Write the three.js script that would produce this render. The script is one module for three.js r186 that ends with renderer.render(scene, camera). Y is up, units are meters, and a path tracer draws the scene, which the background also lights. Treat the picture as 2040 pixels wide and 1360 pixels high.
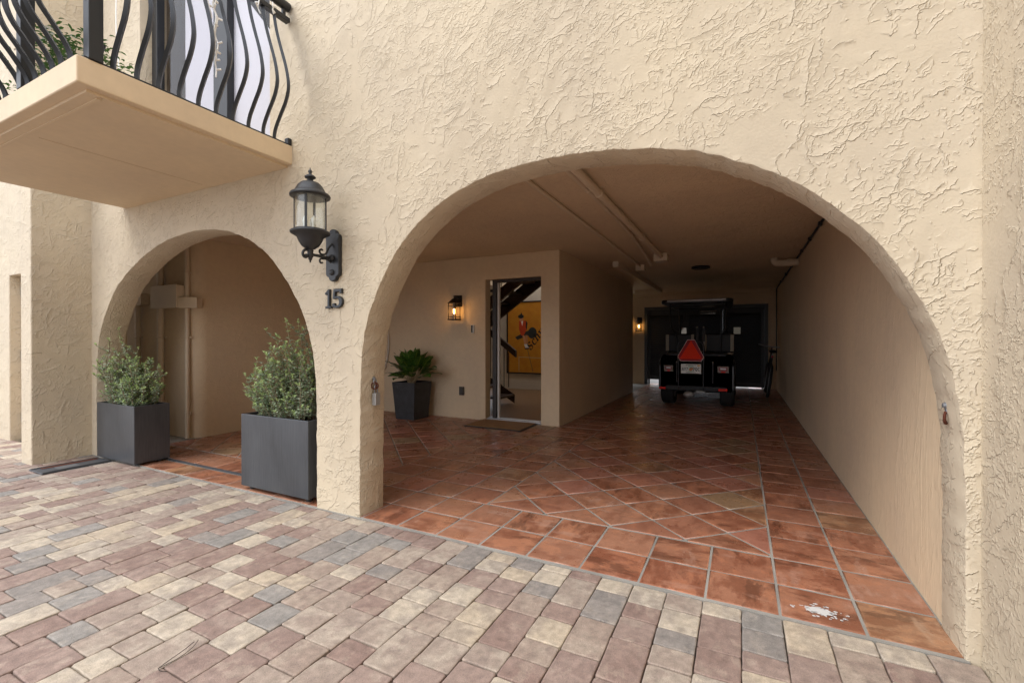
import * as THREE from 'three';
import { RoundedBoxGeometry } from 'three/addons/geometries/RoundedBoxGeometry.js';
import { mergeGeometries, toCreasedNormals } from 'three/addons/utils/BufferGeometryUtils.js';
import { FontLoader } from 'three/addons/loaders/FontLoader.js';
import { TextGeometry } from 'three/addons/geometries/TextGeometry.js';

// ------------------------------------------------------------------ camera, sky, sun, exposure
const scene = new THREE.Scene();
const camera = new THREE.PerspectiveCamera(73.56, 1024 / 682, 0.05, 400);
camera.position.set(0, 1.16, 0);
camera.rotation.order = 'YXZ';
camera.rotation.y = THREE.MathUtils.degToRad(26.703);
camera.rotation.x = THREE.MathUtils.degToRad(-0.204);
const renderer = new THREE.WebGLRenderer({ antialias: true });
renderer.setSize(1024, 682);
renderer.toneMapping = THREE.LinearToneMapping;
renderer.toneMappingExposure = 2.45;
renderer.shadowMap.enabled = true;

function mulberry(a) { return () => { a |= 0; a = a + 0x6D2B79F5 | 0; let t = Math.imul(a ^ a >>> 15, 1 | a); t = t + Math.imul(t ^ t >>> 7, 61 | t) ^ t; return ((t ^ t >>> 14) >>> 0) / 4294967296; }; }
const rnd = mulberry(1234);
const rr = (a, b) => a + (b - a) * rnd();
const clamp = (x, a = 0, b = 1) => Math.min(b, Math.max(a, x));
const sst = (a, b, x) => { const t = clamp((x - a) / (b - a)); return t * t * (3 - 2 * t); };
const lerp = (a, b, t) => a + (b - a) * t;

// periodic gradient noise
const PERM = new Uint8Array(512); { const q = mulberry(77); const p = [...Array(256).keys()]; for (let i = 255; i > 0; i--) { const j = Math.floor(q() * (i + 1)); [p[i], p[j]] = [p[j], p[i]]; } for (let i = 0; i < 512; i++) PERM[i] = p[i & 255]; }
const GX = [], GY = []; for (let i = 0; i < 16; i++) { GX.push(Math.cos(i * Math.PI / 8) * 1.41); GY.push(Math.sin(i * Math.PI / 8) * 1.41); }
function pn(x, y, px, py, s) {
  const xi = Math.floor(x), yi = Math.floor(y), fx = x - xi, fy = y - yi;
  const x0 = ((xi % px) + px) % px, x1 = (x0 + 1) % px, y0 = ((yi % py) + py) % py, y1 = (y0 + 1) % py;
  const h = (a, b) => PERM[(PERM[(a + s) & 255] + b + s * 7) & 255] & 15;
  const u = fx * fx * fx * (fx * (fx * 6 - 15) + 10), v = fy * fy * fy * (fy * (fy * 6 - 15) + 10);
  const a = h(x0, y0), b = h(x1, y0), c = h(x0, y1), d = h(x1, y1);
  const n0 = GX[a] * fx + GY[a] * fy, n1 = GX[b] * (fx - 1) + GY[b] * fy, n2 = GX[c] * fx + GY[c] * (fy - 1), n3 = GX[d] * (fx - 1) + GY[d] * (fy - 1);
  return lerp(lerp(n0, n1, u), lerp(n2, n3, u), v);
}
function field(N, fx, fy, oct, s, gain = 0.5) {
  const o = new Float32Array(N * N); let amp = 1, tot = 0;
  for (let k = 0; k < oct; k++) { const px = fx << k, py = fy << k; for (let j = 0; j < N; j++) for (let i = 0; i < N; i++) o[j * N + i] += amp * pn(i / N * px, j / N * py, px, py, s + k * 13); tot += amp; amp *= gain; }
  for (let i = 0; i < o.length; i++) o[i] /= tot * 0.6; return o;
}
function tex(N, fn, srgb) {
  const d = new Uint8Array(N * N * 4);
  for (let k = 0; k < N * N; k++) { const c = fn(k, k % N, (k / N) | 0); d[k * 4] = clamp(c[0], 0, 255); d[k * 4 + 1] = clamp(c[1], 0, 255); d[k * 4 + 2] = clamp(c[2], 0, 255); d[k * 4 + 3] = 255; }
  const t = new THREE.DataTexture(d, N, N); t.wrapS = t.wrapT = THREE.RepeatWrapping; t.magFilter = THREE.LinearFilter; t.minFilter = THREE.LinearFilter; if (srgb) t.colorSpace = THREE.SRGBColorSpace; t.needsUpdate = true; return t;
}
const rep = (t, metres, my = metres) => { const c = t.clone(); c.repeat.set(1 / metres, 1 / my); c.needsUpdate = true; return c; };

// overcast sky: luminance rises towards the zenith, soft cloud mottling
{
  const W = 256, H = 128, d = new Float32Array(W * H * 4);
  for (let j = 0; j < H; j++) for (let i = 0; i < W; i++) {
    const el = (j + 0.5) / H * Math.PI - Math.PI / 2, se = Math.sin(Math.max(0, el));
    const c = 0.5 * pn(i / W * 8, j / H * 10, 8, 10, 3) + 0.3 * pn(i / W * 16, j / H * 22, 16, 22, 5);
    const L = SKY() * (0.84 + 0.16 * se) * (1 + 0.16 * c);
    const k = (j * W + i) * 4; d[k] = L * 0.955; d[k + 1] = L * 0.99; d[k + 2] = L * 1.08; d[k + 3] = 1;
  }
  function SKY() { return 1.05; }
  const t = new THREE.DataTexture(d, W, H, THREE.RGBAFormat, THREE.FloatType);
  t.mapping = THREE.EquirectangularReflectionMapping; t.magFilter = THREE.LinearFilter; t.needsUpdate = true;
  scene.background = t; scene.environment = t;
}
const sun = new THREE.DirectionalLight(new THREE.Color(1, 0.95, 0.86), 0.75);
sun.position.set(-5.6, 7.6, 2.6); sun.target.position.set(-2, 0, -3); scene.add(sun, sun.target);
sun.castShadow = true; sun.shadow.radius = 46; sun.shadow.mapSize.set(2048, 2048);
Object.assign(sun.shadow.camera, { left: -14, right: 14, top: 14, bottom: -14, near: 0.1, far: 40 });

// ------------------------------------------------------------------ helpers
const taken = {};
const numbered = (n) => { if (taken[n] === undefined) { taken[n] = 0; return n; } taken[n]++; return n + '_' + String(taken[n]).padStart(3, '0'); };
function lin(r, g, b) { return new THREE.Color().setRGB(r, g, b); }
function M(c, o = {}) { const { phys, ...q } = o; const m = phys ? new THREE.MeshPhysicalMaterial({ roughness: 0.6, ...q }) : new THREE.MeshStandardMaterial({ roughness: 0.7, ...q }); if (c) m.color.copy(Array.isArray(c) ? lin(...c) : new THREE.Color(c)); return m; }
function ni(g) { return g.index ? g.toNonIndexed() : g; }
function clean(g) { for (const k of Object.keys(g.attributes)) if (!['position', 'normal', 'uv'].includes(k)) g.deleteAttribute(k); if (!g.attributes.uv) g.setAttribute('uv', new THREE.BufferAttribute(new Float32Array(g.attributes.position.count * 2), 2)); return g; }
function wuv(g0, ox = 0, oy = 0) {   // uv in metres from the dominant axis of each face
  const g = ni(g0), p = g.attributes.position, uv = new Float32Array(p.count * 2), a = new THREE.Vector3(), b = new THREE.Vector3(), c = new THREE.Vector3(), n = new THREE.Vector3();
  for (let i = 0; i < p.count; i += 3) {
    a.fromBufferAttribute(p, i); b.fromBufferAttribute(p, i + 1); c.fromBufferAttribute(p, i + 2);
    n.copy(b).sub(a).cross(c.clone().sub(a)); const ax = Math.abs(n.x), ay = Math.abs(n.y), az = Math.abs(n.z);
    [a, b, c].forEach((v, k) => { let s, t; if (ay >= ax && ay >= az) { s = v.x; t = -v.z; } else if (ax >= az) { s = v.z * (n.x > 0 ? -1 : 1); t = v.y; } else { s = v.x; t = v.y; } uv[(i + k) * 2] = s + ox; uv[(i + k) * 2 + 1] = t + oy; });
  }
  g.setAttribute('uv', new THREE.BufferAttribute(uv, 2)); return g;
}
function bx(x0, x1, y0, y1, z0, z1) { return new THREE.BoxGeometry(x1 - x0, y1 - y0, z1 - z0).translate((x0 + x1) / 2, (y0 + y1) / 2, (z0 + z1) / 2); }
function rbx(x0, x1, y0, y1, z0, z1, r = 0.01, s = 2) { return new RoundedBoxGeometry(x1 - x0, y1 - y0, z1 - z0, s, Math.min(r, (x1 - x0) / 2.01, (y1 - y0) / 2.01, (z1 - z0) / 2.01)).translate((x0 + x1) / 2, (y0 + y1) / 2, (z0 + z1) / 2); }
const V = (x, y, z) => new THREE.Vector3(x, y, z);
function tube(pts, r, seg = 0, rs = 8, closed = false, tension) { const c = new THREE.CatmullRomCurve3(pts.map(p => Array.isArray(p) ? V(...p) : p), closed, tension === undefined ? 'centripetal' : 'catmullrom', tension); return new THREE.TubeGeometry(c, seg || pts.length * 6, r, rs, closed); }
function bar(a, b, r, rs = 10, r2 = r) { a = V(...a); b = V(...b); const d = b.clone().sub(a), g = new THREE.CylinderGeometry(r2, r, d.length(), rs); g.applyQuaternion(new THREE.Quaternion().setFromUnitVectors(V(0, 1, 0), d.clone().normalize())); const m = a.add(b).multiplyScalar(0.5); return g.translate(m.x, m.y, m.z); }
function sqbar(a, b, w, h) { a = V(...a); b = V(...b); const d = b.clone().sub(a), g = new THREE.BoxGeometry(w, h, d.length()); const m = new THREE.Matrix4().lookAt(b, a, V(0, 1, 0)); g.applyMatrix4(m); a.add(b).multiplyScalar(0.5); return g.translate(a.x, a.y, a.z); }
function lathe(pts, seg = 32) { return new THREE.LatheGeometry(pts.map(p => new THREE.Vector2(p[0], p[1])), seg); }
function extr(shape, depth, o = {}) { return new THREE.ExtrudeGeometry(shape, { depth, bevelEnabled: false, curveSegments: 24, ...o }); }
function merged(list) { return list.length === 1 ? list[0] : mergeGeometries(list.map(g => clean(ni(g)))); }
function part(name, geo, m, parent) { const o = new THREE.Mesh(Array.isArray(geo) ? merged(geo) : geo, m); o.name = name; o.castShadow = o.receiveShadow = true; parent.add(o); return o; }
function thing(name, label, category, pos = [0, 0, 0], turn = 0, group) { const o = new THREE.Group(); o.name = numbered(name); o.position.set(...pos); o.rotation.y = turn; o.userData = { label, category }; if (group) o.userData.group = group; scene.add(o); return o; }
function struct(name, geo, m) { const o = part(numbered(name), geo, m, scene); o.userData.kind = 'structure'; return o; }

// ------------------------------------------------------------------ surface textures
// trowelled stucco: overlapping smears with one ragged raised lip each
const STUCCO_M = 2.15;
function stuccoHeight(N, S, count, seed, bias, spread, lo, hi) {
  const q = mulberry(seed), R = (a, b) => a + (b - a) * q(), h = new Float32Array(N * N), px = N / S;
  const low = field(512, 6, 6, 3, 21), fine = field(512, 90, 90, 3, 44), rag = field(512, 60, 60, 3, 91), msk = field(512, 22, 22, 3, 17), zone = field(512, 5, 5, 2, 63);
  for (let j = 0; j < N; j++) for (let i = 0; i < N; i++) { const k = ((j >> 2) & 511) * 512 + ((i >> 2) & 511); h[j * N + i] = 0.9 * low[k] + 0.2 * fine[((j >> 1) & 511) * 512 + ((i >> 1) & 511)]; }
  for (let n = 0; n < count; n++) {
    const cx = q() * N, cy = q() * N, zk = ((cy / N * 512) | 0) * 512 + ((cx / N * 512) | 0), z = zone[zk];
    if (q() > 0.58 + 0.8 * z) continue;
    const th = bias + R(-spread, spread) + (q() < 0.3 ? Math.PI : 0), big = q() < 0.06, L = (big ? R(0.1, 0.26) : lo + (hi - lo) * Math.pow(q(), 1.6)) * px, W = (big ? R(0.02, 0.07) : R(0.006, 0.026)) * px, a = big ? R(1.2, 2.4) : R(0.35, 1.7), ph = q() * 512, bend = R(-0.5, 0.5), cut = R(-0.45, 0.25), c = Math.cos(th), s = Math.sin(th), rad = Math.ceil(L / 2 + W + 8);
    for (let dj = -rad; dj <= rad; dj++) for (let di = -rad; di <= rad; di++) {
      const u = di * c + dj * s, v = -di * s + dj * c; if (Math.abs(u) > L / 2) continue;
      const e = 2 * u / L, ii = ((cx + di) | 0), jj = ((cy + dj) | 0);
      const fi = ((jj % N + N) % N), gi = ((ii % N + N) % N), rk = ((fi >> 1) & 511) * 512 + ((gi >> 1) & 511), mk = ((fi >> 2) & 511) * 512 + ((gi >> 2) & 511);
      const d = v - bend * W * (1 - e * e) * 1.6 - rag[(((ph + u * 0.5) | 0) & 511) * 512 + 40] * 0.006 * px - rag[rk] * 0.005 * px;
      if (d < -1.5 || d > W) continue;
      const tap = Math.pow(1 - e * e, 0.45), m = sst(cut - 0.1, cut + 0.1, msk[mk]);
      const lw = 0.0045 * px, lip = d < lw ? 0.6 * (1 - d / lw) : 0;
      const val = a * (Math.pow(1 - Math.max(d, 0) / W, 1.4) + lip) * tap * m * (d < 0 ? 1 + d / 1.5 : 1) + 0.9 * low[mk];
      const k = fi * N + gi; if (val > h[k]) h[k] = val;
    }
  }
  for (let n = 0; n < count * 1.0; n++) {   // crumbs
    const cx = q() * N, cy = q() * N, r = R(0.002, 0.0065) * px, a = R(0.4, 1.5); const z = zone[((cy / N * 512) | 0) * 512 + ((cx / N * 512) | 0)]; if (q() > 0.35 + z) continue;
    const el = R(0.5, 1), th = R(0, 3.1), c = Math.cos(th), s = Math.sin(th);
    for (let dj = -Math.ceil(r); dj <= r; dj++) for (let di = -Math.ceil(r); di <= r; di++) { const u = di * c + dj * s, v = (-di * s + dj * c) / el, d2 = (u * u + v * v) / (r * r); if (d2 > 1) continue; const k = ((cy + dj + N | 0) % N) * N + ((cx + di + N | 0) % N); h[k] = Math.max(h[k], h[k] * 0.6 + a * Math.sqrt(1 - d2)); }
  }
  // one light blur
  const o = new Float32Array(N * N); let mn = 1e9, mx = -1e9;
  for (let j = 0; j < N; j++) for (let i = 0; i < N; i++) { const a = j * N, b = ((j + 1) % N) * N, i1 = (i + 1) % N; o[a + i] = 0.4 * h[a + i] + 0.2 * (h[a + i1] + h[b + i] + h[b + i1]); mn = Math.min(mn, o[a + i]); mx = Math.max(mx, o[a + i]); }
  for (let k = 0; k < o.length; k++) o[k] = (o[k] - mn) / (mx - mn); return o;
}
const hS = stuccoHeight(2048, STUCCO_M, 17000, 5, 0.75, 0.95, 0.012, 0.085);
const stuccoBump = rep(tex(2048, k => { const v = hS[k] * 255; return [v, v, v]; }), STUCCO_M);
const f1 = field(1024, 4, 4, 6, 8), f2 = field(1024, 40, 40, 4, 31), f3 = field(1024, 120, 6, 4, 52), f4 = field(1024, 7, 7, 6, 120, 0.6), f5 = field(1024, 300, 300, 2, 9), f6 = field(1024, 14, 5, 6, 71, 0.62);
const stuccoTint = rep(tex(1024, k => { const v = 244 + 7 * f1[k] + 4 * f2[k]; return [v, v - 0.5, v - 1.5 - 2 * f1[k]]; }, true), 2.3);
const f7 = field(1024, 70, 14, 5, 152, 0.6);
const streakBump = rep(tex(1024, k => { const v = 128 + 20 * f3[k] + 52 * f7[k] + 18 * f2[k] + 8 * f5[k]; return [v, v, v]; }), 1.9);
const PAINT = [0.622, 0.53, 0.395], PAINT_LIFTED = [0.73, 0.575, 0.395];  // second tone: same paint lightened and warmed to stand in for carport light
const stucco = M(PAINT, { map: stuccoTint, bumpMap: stuccoBump, bumpScale: 0.011, roughness: 0.72 });
const stuccoSoft = M(PAINT_LIFTED, { map: stuccoTint, bumpMap: stuccoBump, bumpScale: 0.004, roughness: 0.72 });
const combBump = rep(tex(1024, (k, i, j) => { const v = 96 + 22 * f7[k] + 10 * f3[k] + 10 * f2[k] + 190 * (hS[(((j * 0.72) | 0) * 2048) + ((i * 1.999) | 0)] - 0.35); return [v, v, v]; }), 1.9, 3.1);
const combed = M(PAINT_LIFTED, { map: stuccoTint, bumpMap: combBump, bumpScale: 0.006, roughness: 0.7 });
const smoothPaint = M(PAINT_LIFTED, { map: stuccoTint, bumpMap: streakBump, bumpScale: 0.0012, roughness: 0.66 });
const ceilPaint = M([0.75, 0.60, 0.42], { map: stuccoTint, bumpMap: combBump.clone(), bumpScale: 0.014, roughness: 0.72 });  // ceiling colour lightened further to make up for weak interior light
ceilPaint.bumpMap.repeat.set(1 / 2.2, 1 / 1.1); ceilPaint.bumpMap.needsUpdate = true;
const pipePaint = M([0.72, 0.60, 0.45], { map: stuccoTint, roughness: 0.5 });
const roomPaint = M([0.74, 0.66, 0.55], { map: stuccoTint, roughness: 0.75 });

const black = M([0.018, 0.019, 0.022], { roughness: 0.42, bumpMap: rep(tex(512, k => { const v = 128 + 60 * pn((k % 512) / 512 * 128, ((k / 512) | 0) / 512 * 128, 128, 128, 4); return [v, v, v]; }), 0.2), bumpScale: 0.0004 });
const ironBlack = M([0.022, 0.024, 0.028], { roughness: 0.34, metalness: 0.2 });
const gunMetal = M([0.05, 0.055, 0.062], { roughness: 0.45, metalness: 0.3 });

// terracotta
const tileMap = (seed, dark) => { const a = field(1024, 5, 5, 6, seed, 0.62), b = field(1024, 8, 16, 6, seed + 40, 0.66), w = field(1024, 5, 14, 6, seed + 80, 0.66); return tex(1024, (k, i, j) => {
  let c = [162 + 14 * a[k], 114 + 12 * a[k], 91 + 10 * a[k]];
  const st = sst(0.0, 0.55, b[k] + 0.16 * dark) * (0.42 + 0.2 * dark); c = [lerp(c[0], 126, st), lerp(c[1], 78, st), lerp(c[2], 58, st)];
  const bk = sst(0.34, 0.62, w[k] + 0.14 * dark) * (0.18 + 0.2 * dark); c = [lerp(c[0], 84, bk), lerp(c[1], 55, bk), lerp(c[2], 42, bk)];
  const pl = sst(0.20, 0.26, -b[k] * 0.8 + 0.45 * f4[k]); c = [lerp(c[0], 182, pl * 0.5), lerp(c[1], 124, pl * 0.5), lerp(c[2], 94, pl * 0.5)];
  const wh = sst(0.2, 0.6, f6[k]) * 0.5; c = [lerp(c[0], 182, wh), lerp(c[1], 146, wh), lerp(c[2], 130, wh)];
  const g = 1 + 0.05 * f5[k] + 0.04 * f2[k]; return [c[0] * g, c[1] * g, c[2] * g]; }, true); };
const tileTexA = rep(tileMap(11, 0), 1.7), tileTexB = rep(tileMap(200, 1.2), 1.7);
const tileRough = rep(tex(1024, k => { const v = 104 + 60 * f4[k] + 24 * f2[k]; return [v, v, v]; }), 1.3);
const tileBump = rep(tex(1024, k => { const v = 128 + 40 * f4[k] + 30 * f2[k] + 12 * f5[k]; return [v, v, v]; }), 1.3);
const tileMats = [];
for (const [t, r, g, b] of [[tileTexA, 1, 1.02, 1.02], [tileTexA, 0.9, 0.84, 0.84], [tileTexA, 1.1, 1.2, 1.2], [tileTexB, 1, 0.98, 0.95], [tileTexB, 0.98, 0.9, 0.86], [tileTexA, 1.08, 1.0, 1.1], [tileTexB, 1.0, 1.15, 1.05], [tileTexA, 0.9, 1.22, 1.15]])
  tileMats.push(M([r, g, b].map(v => Math.min(v, 1.25)), { map: t, roughnessMap: tileRough, roughness: 0.9, bumpMap: tileBump, bumpScale: 0.0022 }));
const grout = M([0.40, 0.38, 0.355], { roughness: 0.95, map: rep(tex(512, k => { const i = k % 512, j = (k / 512) | 0, v = 225 + 26 * f1[(j * 2) * 1024 + i * 2] + 14 * f5[(j * 2) * 1024 + i * 2]; return [v, v, v * 0.985]; }, true), 1.1) });
// concrete pavers
const pave = (c0, c1, c2, s) => { const a = field(1024, 8, 8, 5, s, 0.55), b = field(1024, 16, 14, 5, s + 33, 0.6); return rep(tex(1024, k => {
  const t = sst(-0.35, 0.4, a[k]), u = sst(0.12, 0.5, b[k]) * 0.7; let c = [0, 1, 2].map(i => lerp(lerp(c0[i], c1[i], t), c2[i], u));
  const sp = f5[k] > 0.56 ? 0.74 : f5[k] < -0.6 ? 1.18 : 1, g = (1 + 0.16 * f5[k] + 0.10 * f2[k]) * sp; return c.map(v => v * g); }, true), 1.35); };
const paveBump = rep(tex(1024, k => { const v = 150 + 40 * f5[k] + 36 * f2[k] - (f5[k] > 0.6 ? 70 : 0); return [v, v, v]; }), 1.1);
const paverMats = [[[150, 130, 120], [140, 119, 110], [163, 146, 133], 301], [[184, 171, 153], [164, 152, 139], [190, 178, 161], 302], [[137, 132, 127], [147, 141, 135], [158, 150, 141], 303], [[155, 139, 127], [170, 156, 142], [144, 128, 118], 304]].flatMap(([a, b, c, s], n) => { const t = pave(a, b, c, s); return [[1, 1, 1], n === 1 ? [0.97, 0.94, 0.9] : [0.93, 0.9, 0.89], [0.98, 0.98, 0.98]].map(q => M(q, { map: t, bumpMap: paveBump, bumpScale: 0.004, roughness: 0.92 })); });

// ------------------------------------------------------------------ ground, paving, tiled floor
const camF = V(-Math.sin(0.46606), 0, -Math.cos(0.46606)), camR = V(Math.cos(0.46606), 0, -Math.sin(0.46606));
function seenSize(x, z, size) { const d = x * camF.x + z * camF.z; if (d < 0.4) return 0; const u = (x * camR.x + z * camR.z) / d; if (Math.abs(u) > 1.2) return 0; const v = 1.16 / d; if (v > 0.83) return 0; return size / d * (size * v / d > 0 ? Math.sqrt(v) : 0); }
struct('ground', new THREE.PlaneGeometry(160, 160).rotateX(-Math.PI / 2).translate(0, -0.06, 0), M([0.17, 0.155, 0.14], { roughness: 0.95, map: rep(stuccoTint, 1) }));
const paving = struct('pavement', bx(-9.6, 0.769, -0.05, -0.028, -2.207, 3.2), M([0.10, 0.085, 0.07], { roughness: 1 }));
{
  const items = [];
  function paver(x0, x1, z0, z1) {   // tumbled concrete block, rounded worn rim
    const pts = [], cr = 0.0065, g = 0.0009, w = x1 - x0 - 2 * g, l = z1 - z0 - 2 * g, nS = 4;
    const P = (x, z) => pts.push([x + rr(-0.0022, 0.001) * Math.sign(x || 1), z + rr(-0.0022, 0.001) * Math.sign(z || 1)]);
    const X = [-w / 2, w / 2], Z = [-l / 2, l / 2];
    for (let i = 0; i < nS; i++) P(lerp(X[0] + cr, X[1] - cr, i / (nS - 1)), Z[0]);
    for (let i = 0; i < nS; i++) P(X[1], lerp(Z[0] + cr, Z[1] - cr, i / (nS - 1)));
    for (let i = 0; i < nS; i++) P(lerp(X[1] - cr, X[0] + cr, i / (nS - 1)), Z[1]);
    for (let i = 0; i < nS; i++) P(X[0], lerp(Z[1] - cr, Z[0] + cr, i / (nS - 1)));
    const n = pts.length, pos = [], idx = [], uo = rr(0, 9), vo = rr(0, 9), tx = rr(-0.012, 0.012), tz = rr(-0.012, 0.012), dy = rr(-0.002, 0.002) - 0.006;
    const rings = [[1, 0, -0.034], [1, 0, -0.0035], [0, 0.0022, -0.001], [0, 0.006, 0], [0, 0.006, 0]];
    for (const [k, ins, y] of rings) for (const [x, z] of pts) { const ax = Math.abs(x) > 0.001 ? x - Math.sign(x) * Math.min(ins, Math.abs(x)) : x, az = Math.abs(z) > 0.001 ? z - Math.sign(z) * Math.min(ins, Math.abs(z)) : z; pos.push(ax, y + (y > -0.03 ? tx * x + tz * z : 0), az); }
    pos.push(0, 0.0005, 0);
    for (let r = 0; r < 3; r++) for (let i = 0; i < n; i++) { const a = r * n + i, b = r * n + (i + 1) % n; idx.push(a, a + n, b, b, a + n, b + n); }
    for (let i = 0; i < n; i++) idx.push(4 * n + i, 5 * n, 4 * n + (i + 1) % n);
    const geo = new THREE.BufferGeometry(); geo.setAttribute('position', new THREE.Float32BufferAttribute(pos, 3)); geo.setIndex(idx);
    const uv = []; for (let i = 0; i < pos.length; i += 3) uv.push(pos[i] + uo, pos[i + 2] + vo + pos[i + 1]); geo.setAttribute('uv', new THREE.Float32BufferAttribute(uv, 2));
    geo.computeVertexNormals();
    const cx = (x0 + x1) / 2, cz = (z0 + z1) / 2;
    const t = rnd(), m = t < 0.40 ? Math.floor(rnd() * 3) : t < 0.62 ? 3 + Math.floor(rnd() * 3) : t < 0.78 ? 6 + Math.floor(rnd() * 3) : 9 + Math.floor(rnd() * 3);
    items.push({ geo, m, cx, cz, dy, s: seenSize(cx, cz, Math.sqrt(w * l)) });
  }
  let x = 0.767;
  while (x > -9.4) {
    const w = 0.1535 + rr(-0.002, 0.002), x0 = x - w; let z = x < -6.0 ? -2.13 : -2.207;
    z += 0; let first = true;
    while (z < 3.0) { const t = rnd(); let l = t < 0.34 ? 0.116 : t < 0.7 ? 0.155 : 0.235; if (first) { l *= rr(0.55, 1); first = false; } l += rr(-0.003, 0.003); paver(x0, x, z, z + l); z += l; }
    x = x0;
  }
  items.sort((a, b) => b.s - a.s);
  items.slice(0, 300).forEach(o => { const me = part('paver', o.geo, paverMats[o.m], paving); me.position.set(o.cx, o.dy, o.cz); });
  const rest = items.slice(300);
  paverMats.forEach((m, i) => { const l = rest.filter(o => o.m === i).map(o => o.geo.translate(o.cx, o.dy, o.cz)); if (l.length) { const me = part('paver_field', merged(l), m, paving); me.userData.kind = 'stuff'; } });
}
const tileFloor = struct('tile_floor', wuv(bx(-9, 0.74, -0.04, -0.0035, -12.6, -2.208)), grout);
{
  const items = [];
  const clip = (poly, a, b, c) => { const o = []; for (let i = 0; i < poly.length; i++) { const p = poly[i], q = poly[(i + 1) % poly.length], dp = a * p[0] + b * p[1] - c, dq = a * q[0] + b * q[1] - c; if (dp >= 0) o.push(p); if ((dp >= 0) !== (dq >= 0)) { const t = dp / (dp - dq); o.push([lerp(p[0], q[0], t), lerp(p[1], q[1], t)]); } } return o; };
  function inset(poly, d) { let A = 0; for (let i = 0; i < poly.length; i++) { const p = poly[i], q = poly[(i + 1) % poly.length]; A += p[0] * q[1] - q[0] * p[1]; } if (A < 0) poly = poly.slice().reverse(); let o = poly; for (let i = 0; i < poly.length; i++) { const p = poly[i], q = poly[(i + 1) % poly.length], l = Math.hypot(q[0] - p[0], q[1] - p[1]); if (l < 1e-5) continue; const nx = -(q[1] - p[1]) / l, nz = (q[0] - p[0]) / l; o = clip(o, nx, nz, nx * p[0] + nz * p[1] + d); if (o.length < 3) return []; } return o; }
  function tile(poly) {
    const p0 = inset(poly, 0.0062 + rr(-0.001, 0.001)); if (p0.length < 3) return; const p1 = inset(poly, 0.0115); if (p1.length !== p0.length) return;
    let cx = 0, cz = 0; p0.forEach(p => { cx += p[0] / p0.length; cz += p[1] / p0.length; });
    let area = 0; for (let i = 0; i < p0.length; i++) { const p = p0[i], q = p0[(i + 1) % p0.length]; area += (p[0] * q[1] - q[0] * p[1]) / 2; } area = Math.abs(area); if (area < 0.0015) return;
    const n = p0.length, pos = [], idx = [], uo = rr(0, 20), vo = rr(0, 20), an = Math.floor(rr(0, 4)) * Math.PI / 2 + rr(-0.2, 0.2), tx = rr(-0.005, 0.005), tz = rr(-0.005, 0.005);
    const put = (l, y) => l.forEach(p => { const x = p[0] - cx, z = p[1] - cz; pos.push(x, y + (y > -0.01 ? tx * x + tz * z : 0), z); });
    // flat-shaded wall and bevel, smooth top
    put(p0, -0.012); put(p0, -0.0022); put(p1, 0); put(p1, 0); pos.push(0, 0, 0);
    for (let r = 0; r < 2; r++) for (let i = 0; i < n; i++) { const a = r * n + i, b = r * n + (i + 1) % n; idx.push(a, b, a + n, b, b + n, a + n); }
    for (let i = 0; i < n; i++) idx.push(3 * n + i, 3 * n + (i + 1) % n, 4 * n);
    const geo = new THREE.BufferGeometry(); geo.setAttribute('position', new THREE.Float32BufferAttribute(pos, 3));
    // winding: polygons are anticlockwise in (x, z), which faces down; flip
    for (let i = 0; i < idx.length; i += 3) [idx[i + 1], idx[i + 2]] = [idx[i + 2], idx[i + 1]]; geo.setIndex(idx);
    const uv = [], c = Math.cos(an), s = Math.sin(an); for (let i = 0; i < pos.length; i += 3) uv.push(pos[i] * c - pos[i + 2] * s + uo, pos[i] * s + pos[i + 2] * c + vo); geo.setAttribute('uv', new THREE.Float32BufferAttribute(uv, 2)); geo.computeVertexNormals();
    const t = rnd(), front = cz > -2.85; const m = front ? (t < 0.3 ? 0 : t < 0.75 ? 3 : t < 0.9 ? 4 : 6) : t < 0.2 ? 0 : t < 0.36 ? 1 : t < 0.45 ? 2 : t < 0.6 ? 3 : t < 0.74 ? 4 : t < 0.86 ? 5 : t < 0.95 ? 6 : 7;
    items.push({ geo, m, cx, cz, dy: rr(-0.0006, 0.0006), s: seenSize(cx, cz, Math.sqrt(area)) * (cz < -9.5 ? 0.3 : 1) });
  }
  const rect = (x0, x1, z0, z1) => { if (x1 - x0 > 0.03 && z1 - z0 > 0.03) tile([[x0, z0], [x1, z0], [x1, z1], [x0, z1]]); };
  const cols = [0.735, 0.447, 0.148]; for (let x = -0.145; x > -5.9; x -= 0.2965) cols.push(x);
  // two front rows (z negative inwards)
  for (let i = 0; i + 1 < cols.length; i++) { const left = cols[i] < -2.4; rect(cols[i + 1], cols[i], left ? -2.442 : -2.505, -2.222); rect(cols[i + 1], cols[i], -2.80, left ? -2.482 : -2.505); }
  for (let z = -2.80; z > -12.3; z -= 0.2965) { rect(0.148, 0.447, z - 0.2965, z); rect(0.447, 0.735, z - 0.2965, z); for (let i = 0; i < 4; i++) { const a = -1.61 - 0.2985 * i, b = a - 0.2985; if (z - 0.2965 > -5.73) rect(b, a, z - 0.2965, z); else if (z > -5.73) rect(b, a, -5.73, z); if (i < 2 && z - 0.2965 <= -5.73) rect(Math.max(b, -2.17), a, z - 0.2965, Math.min(z, -5.735)); } }
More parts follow.
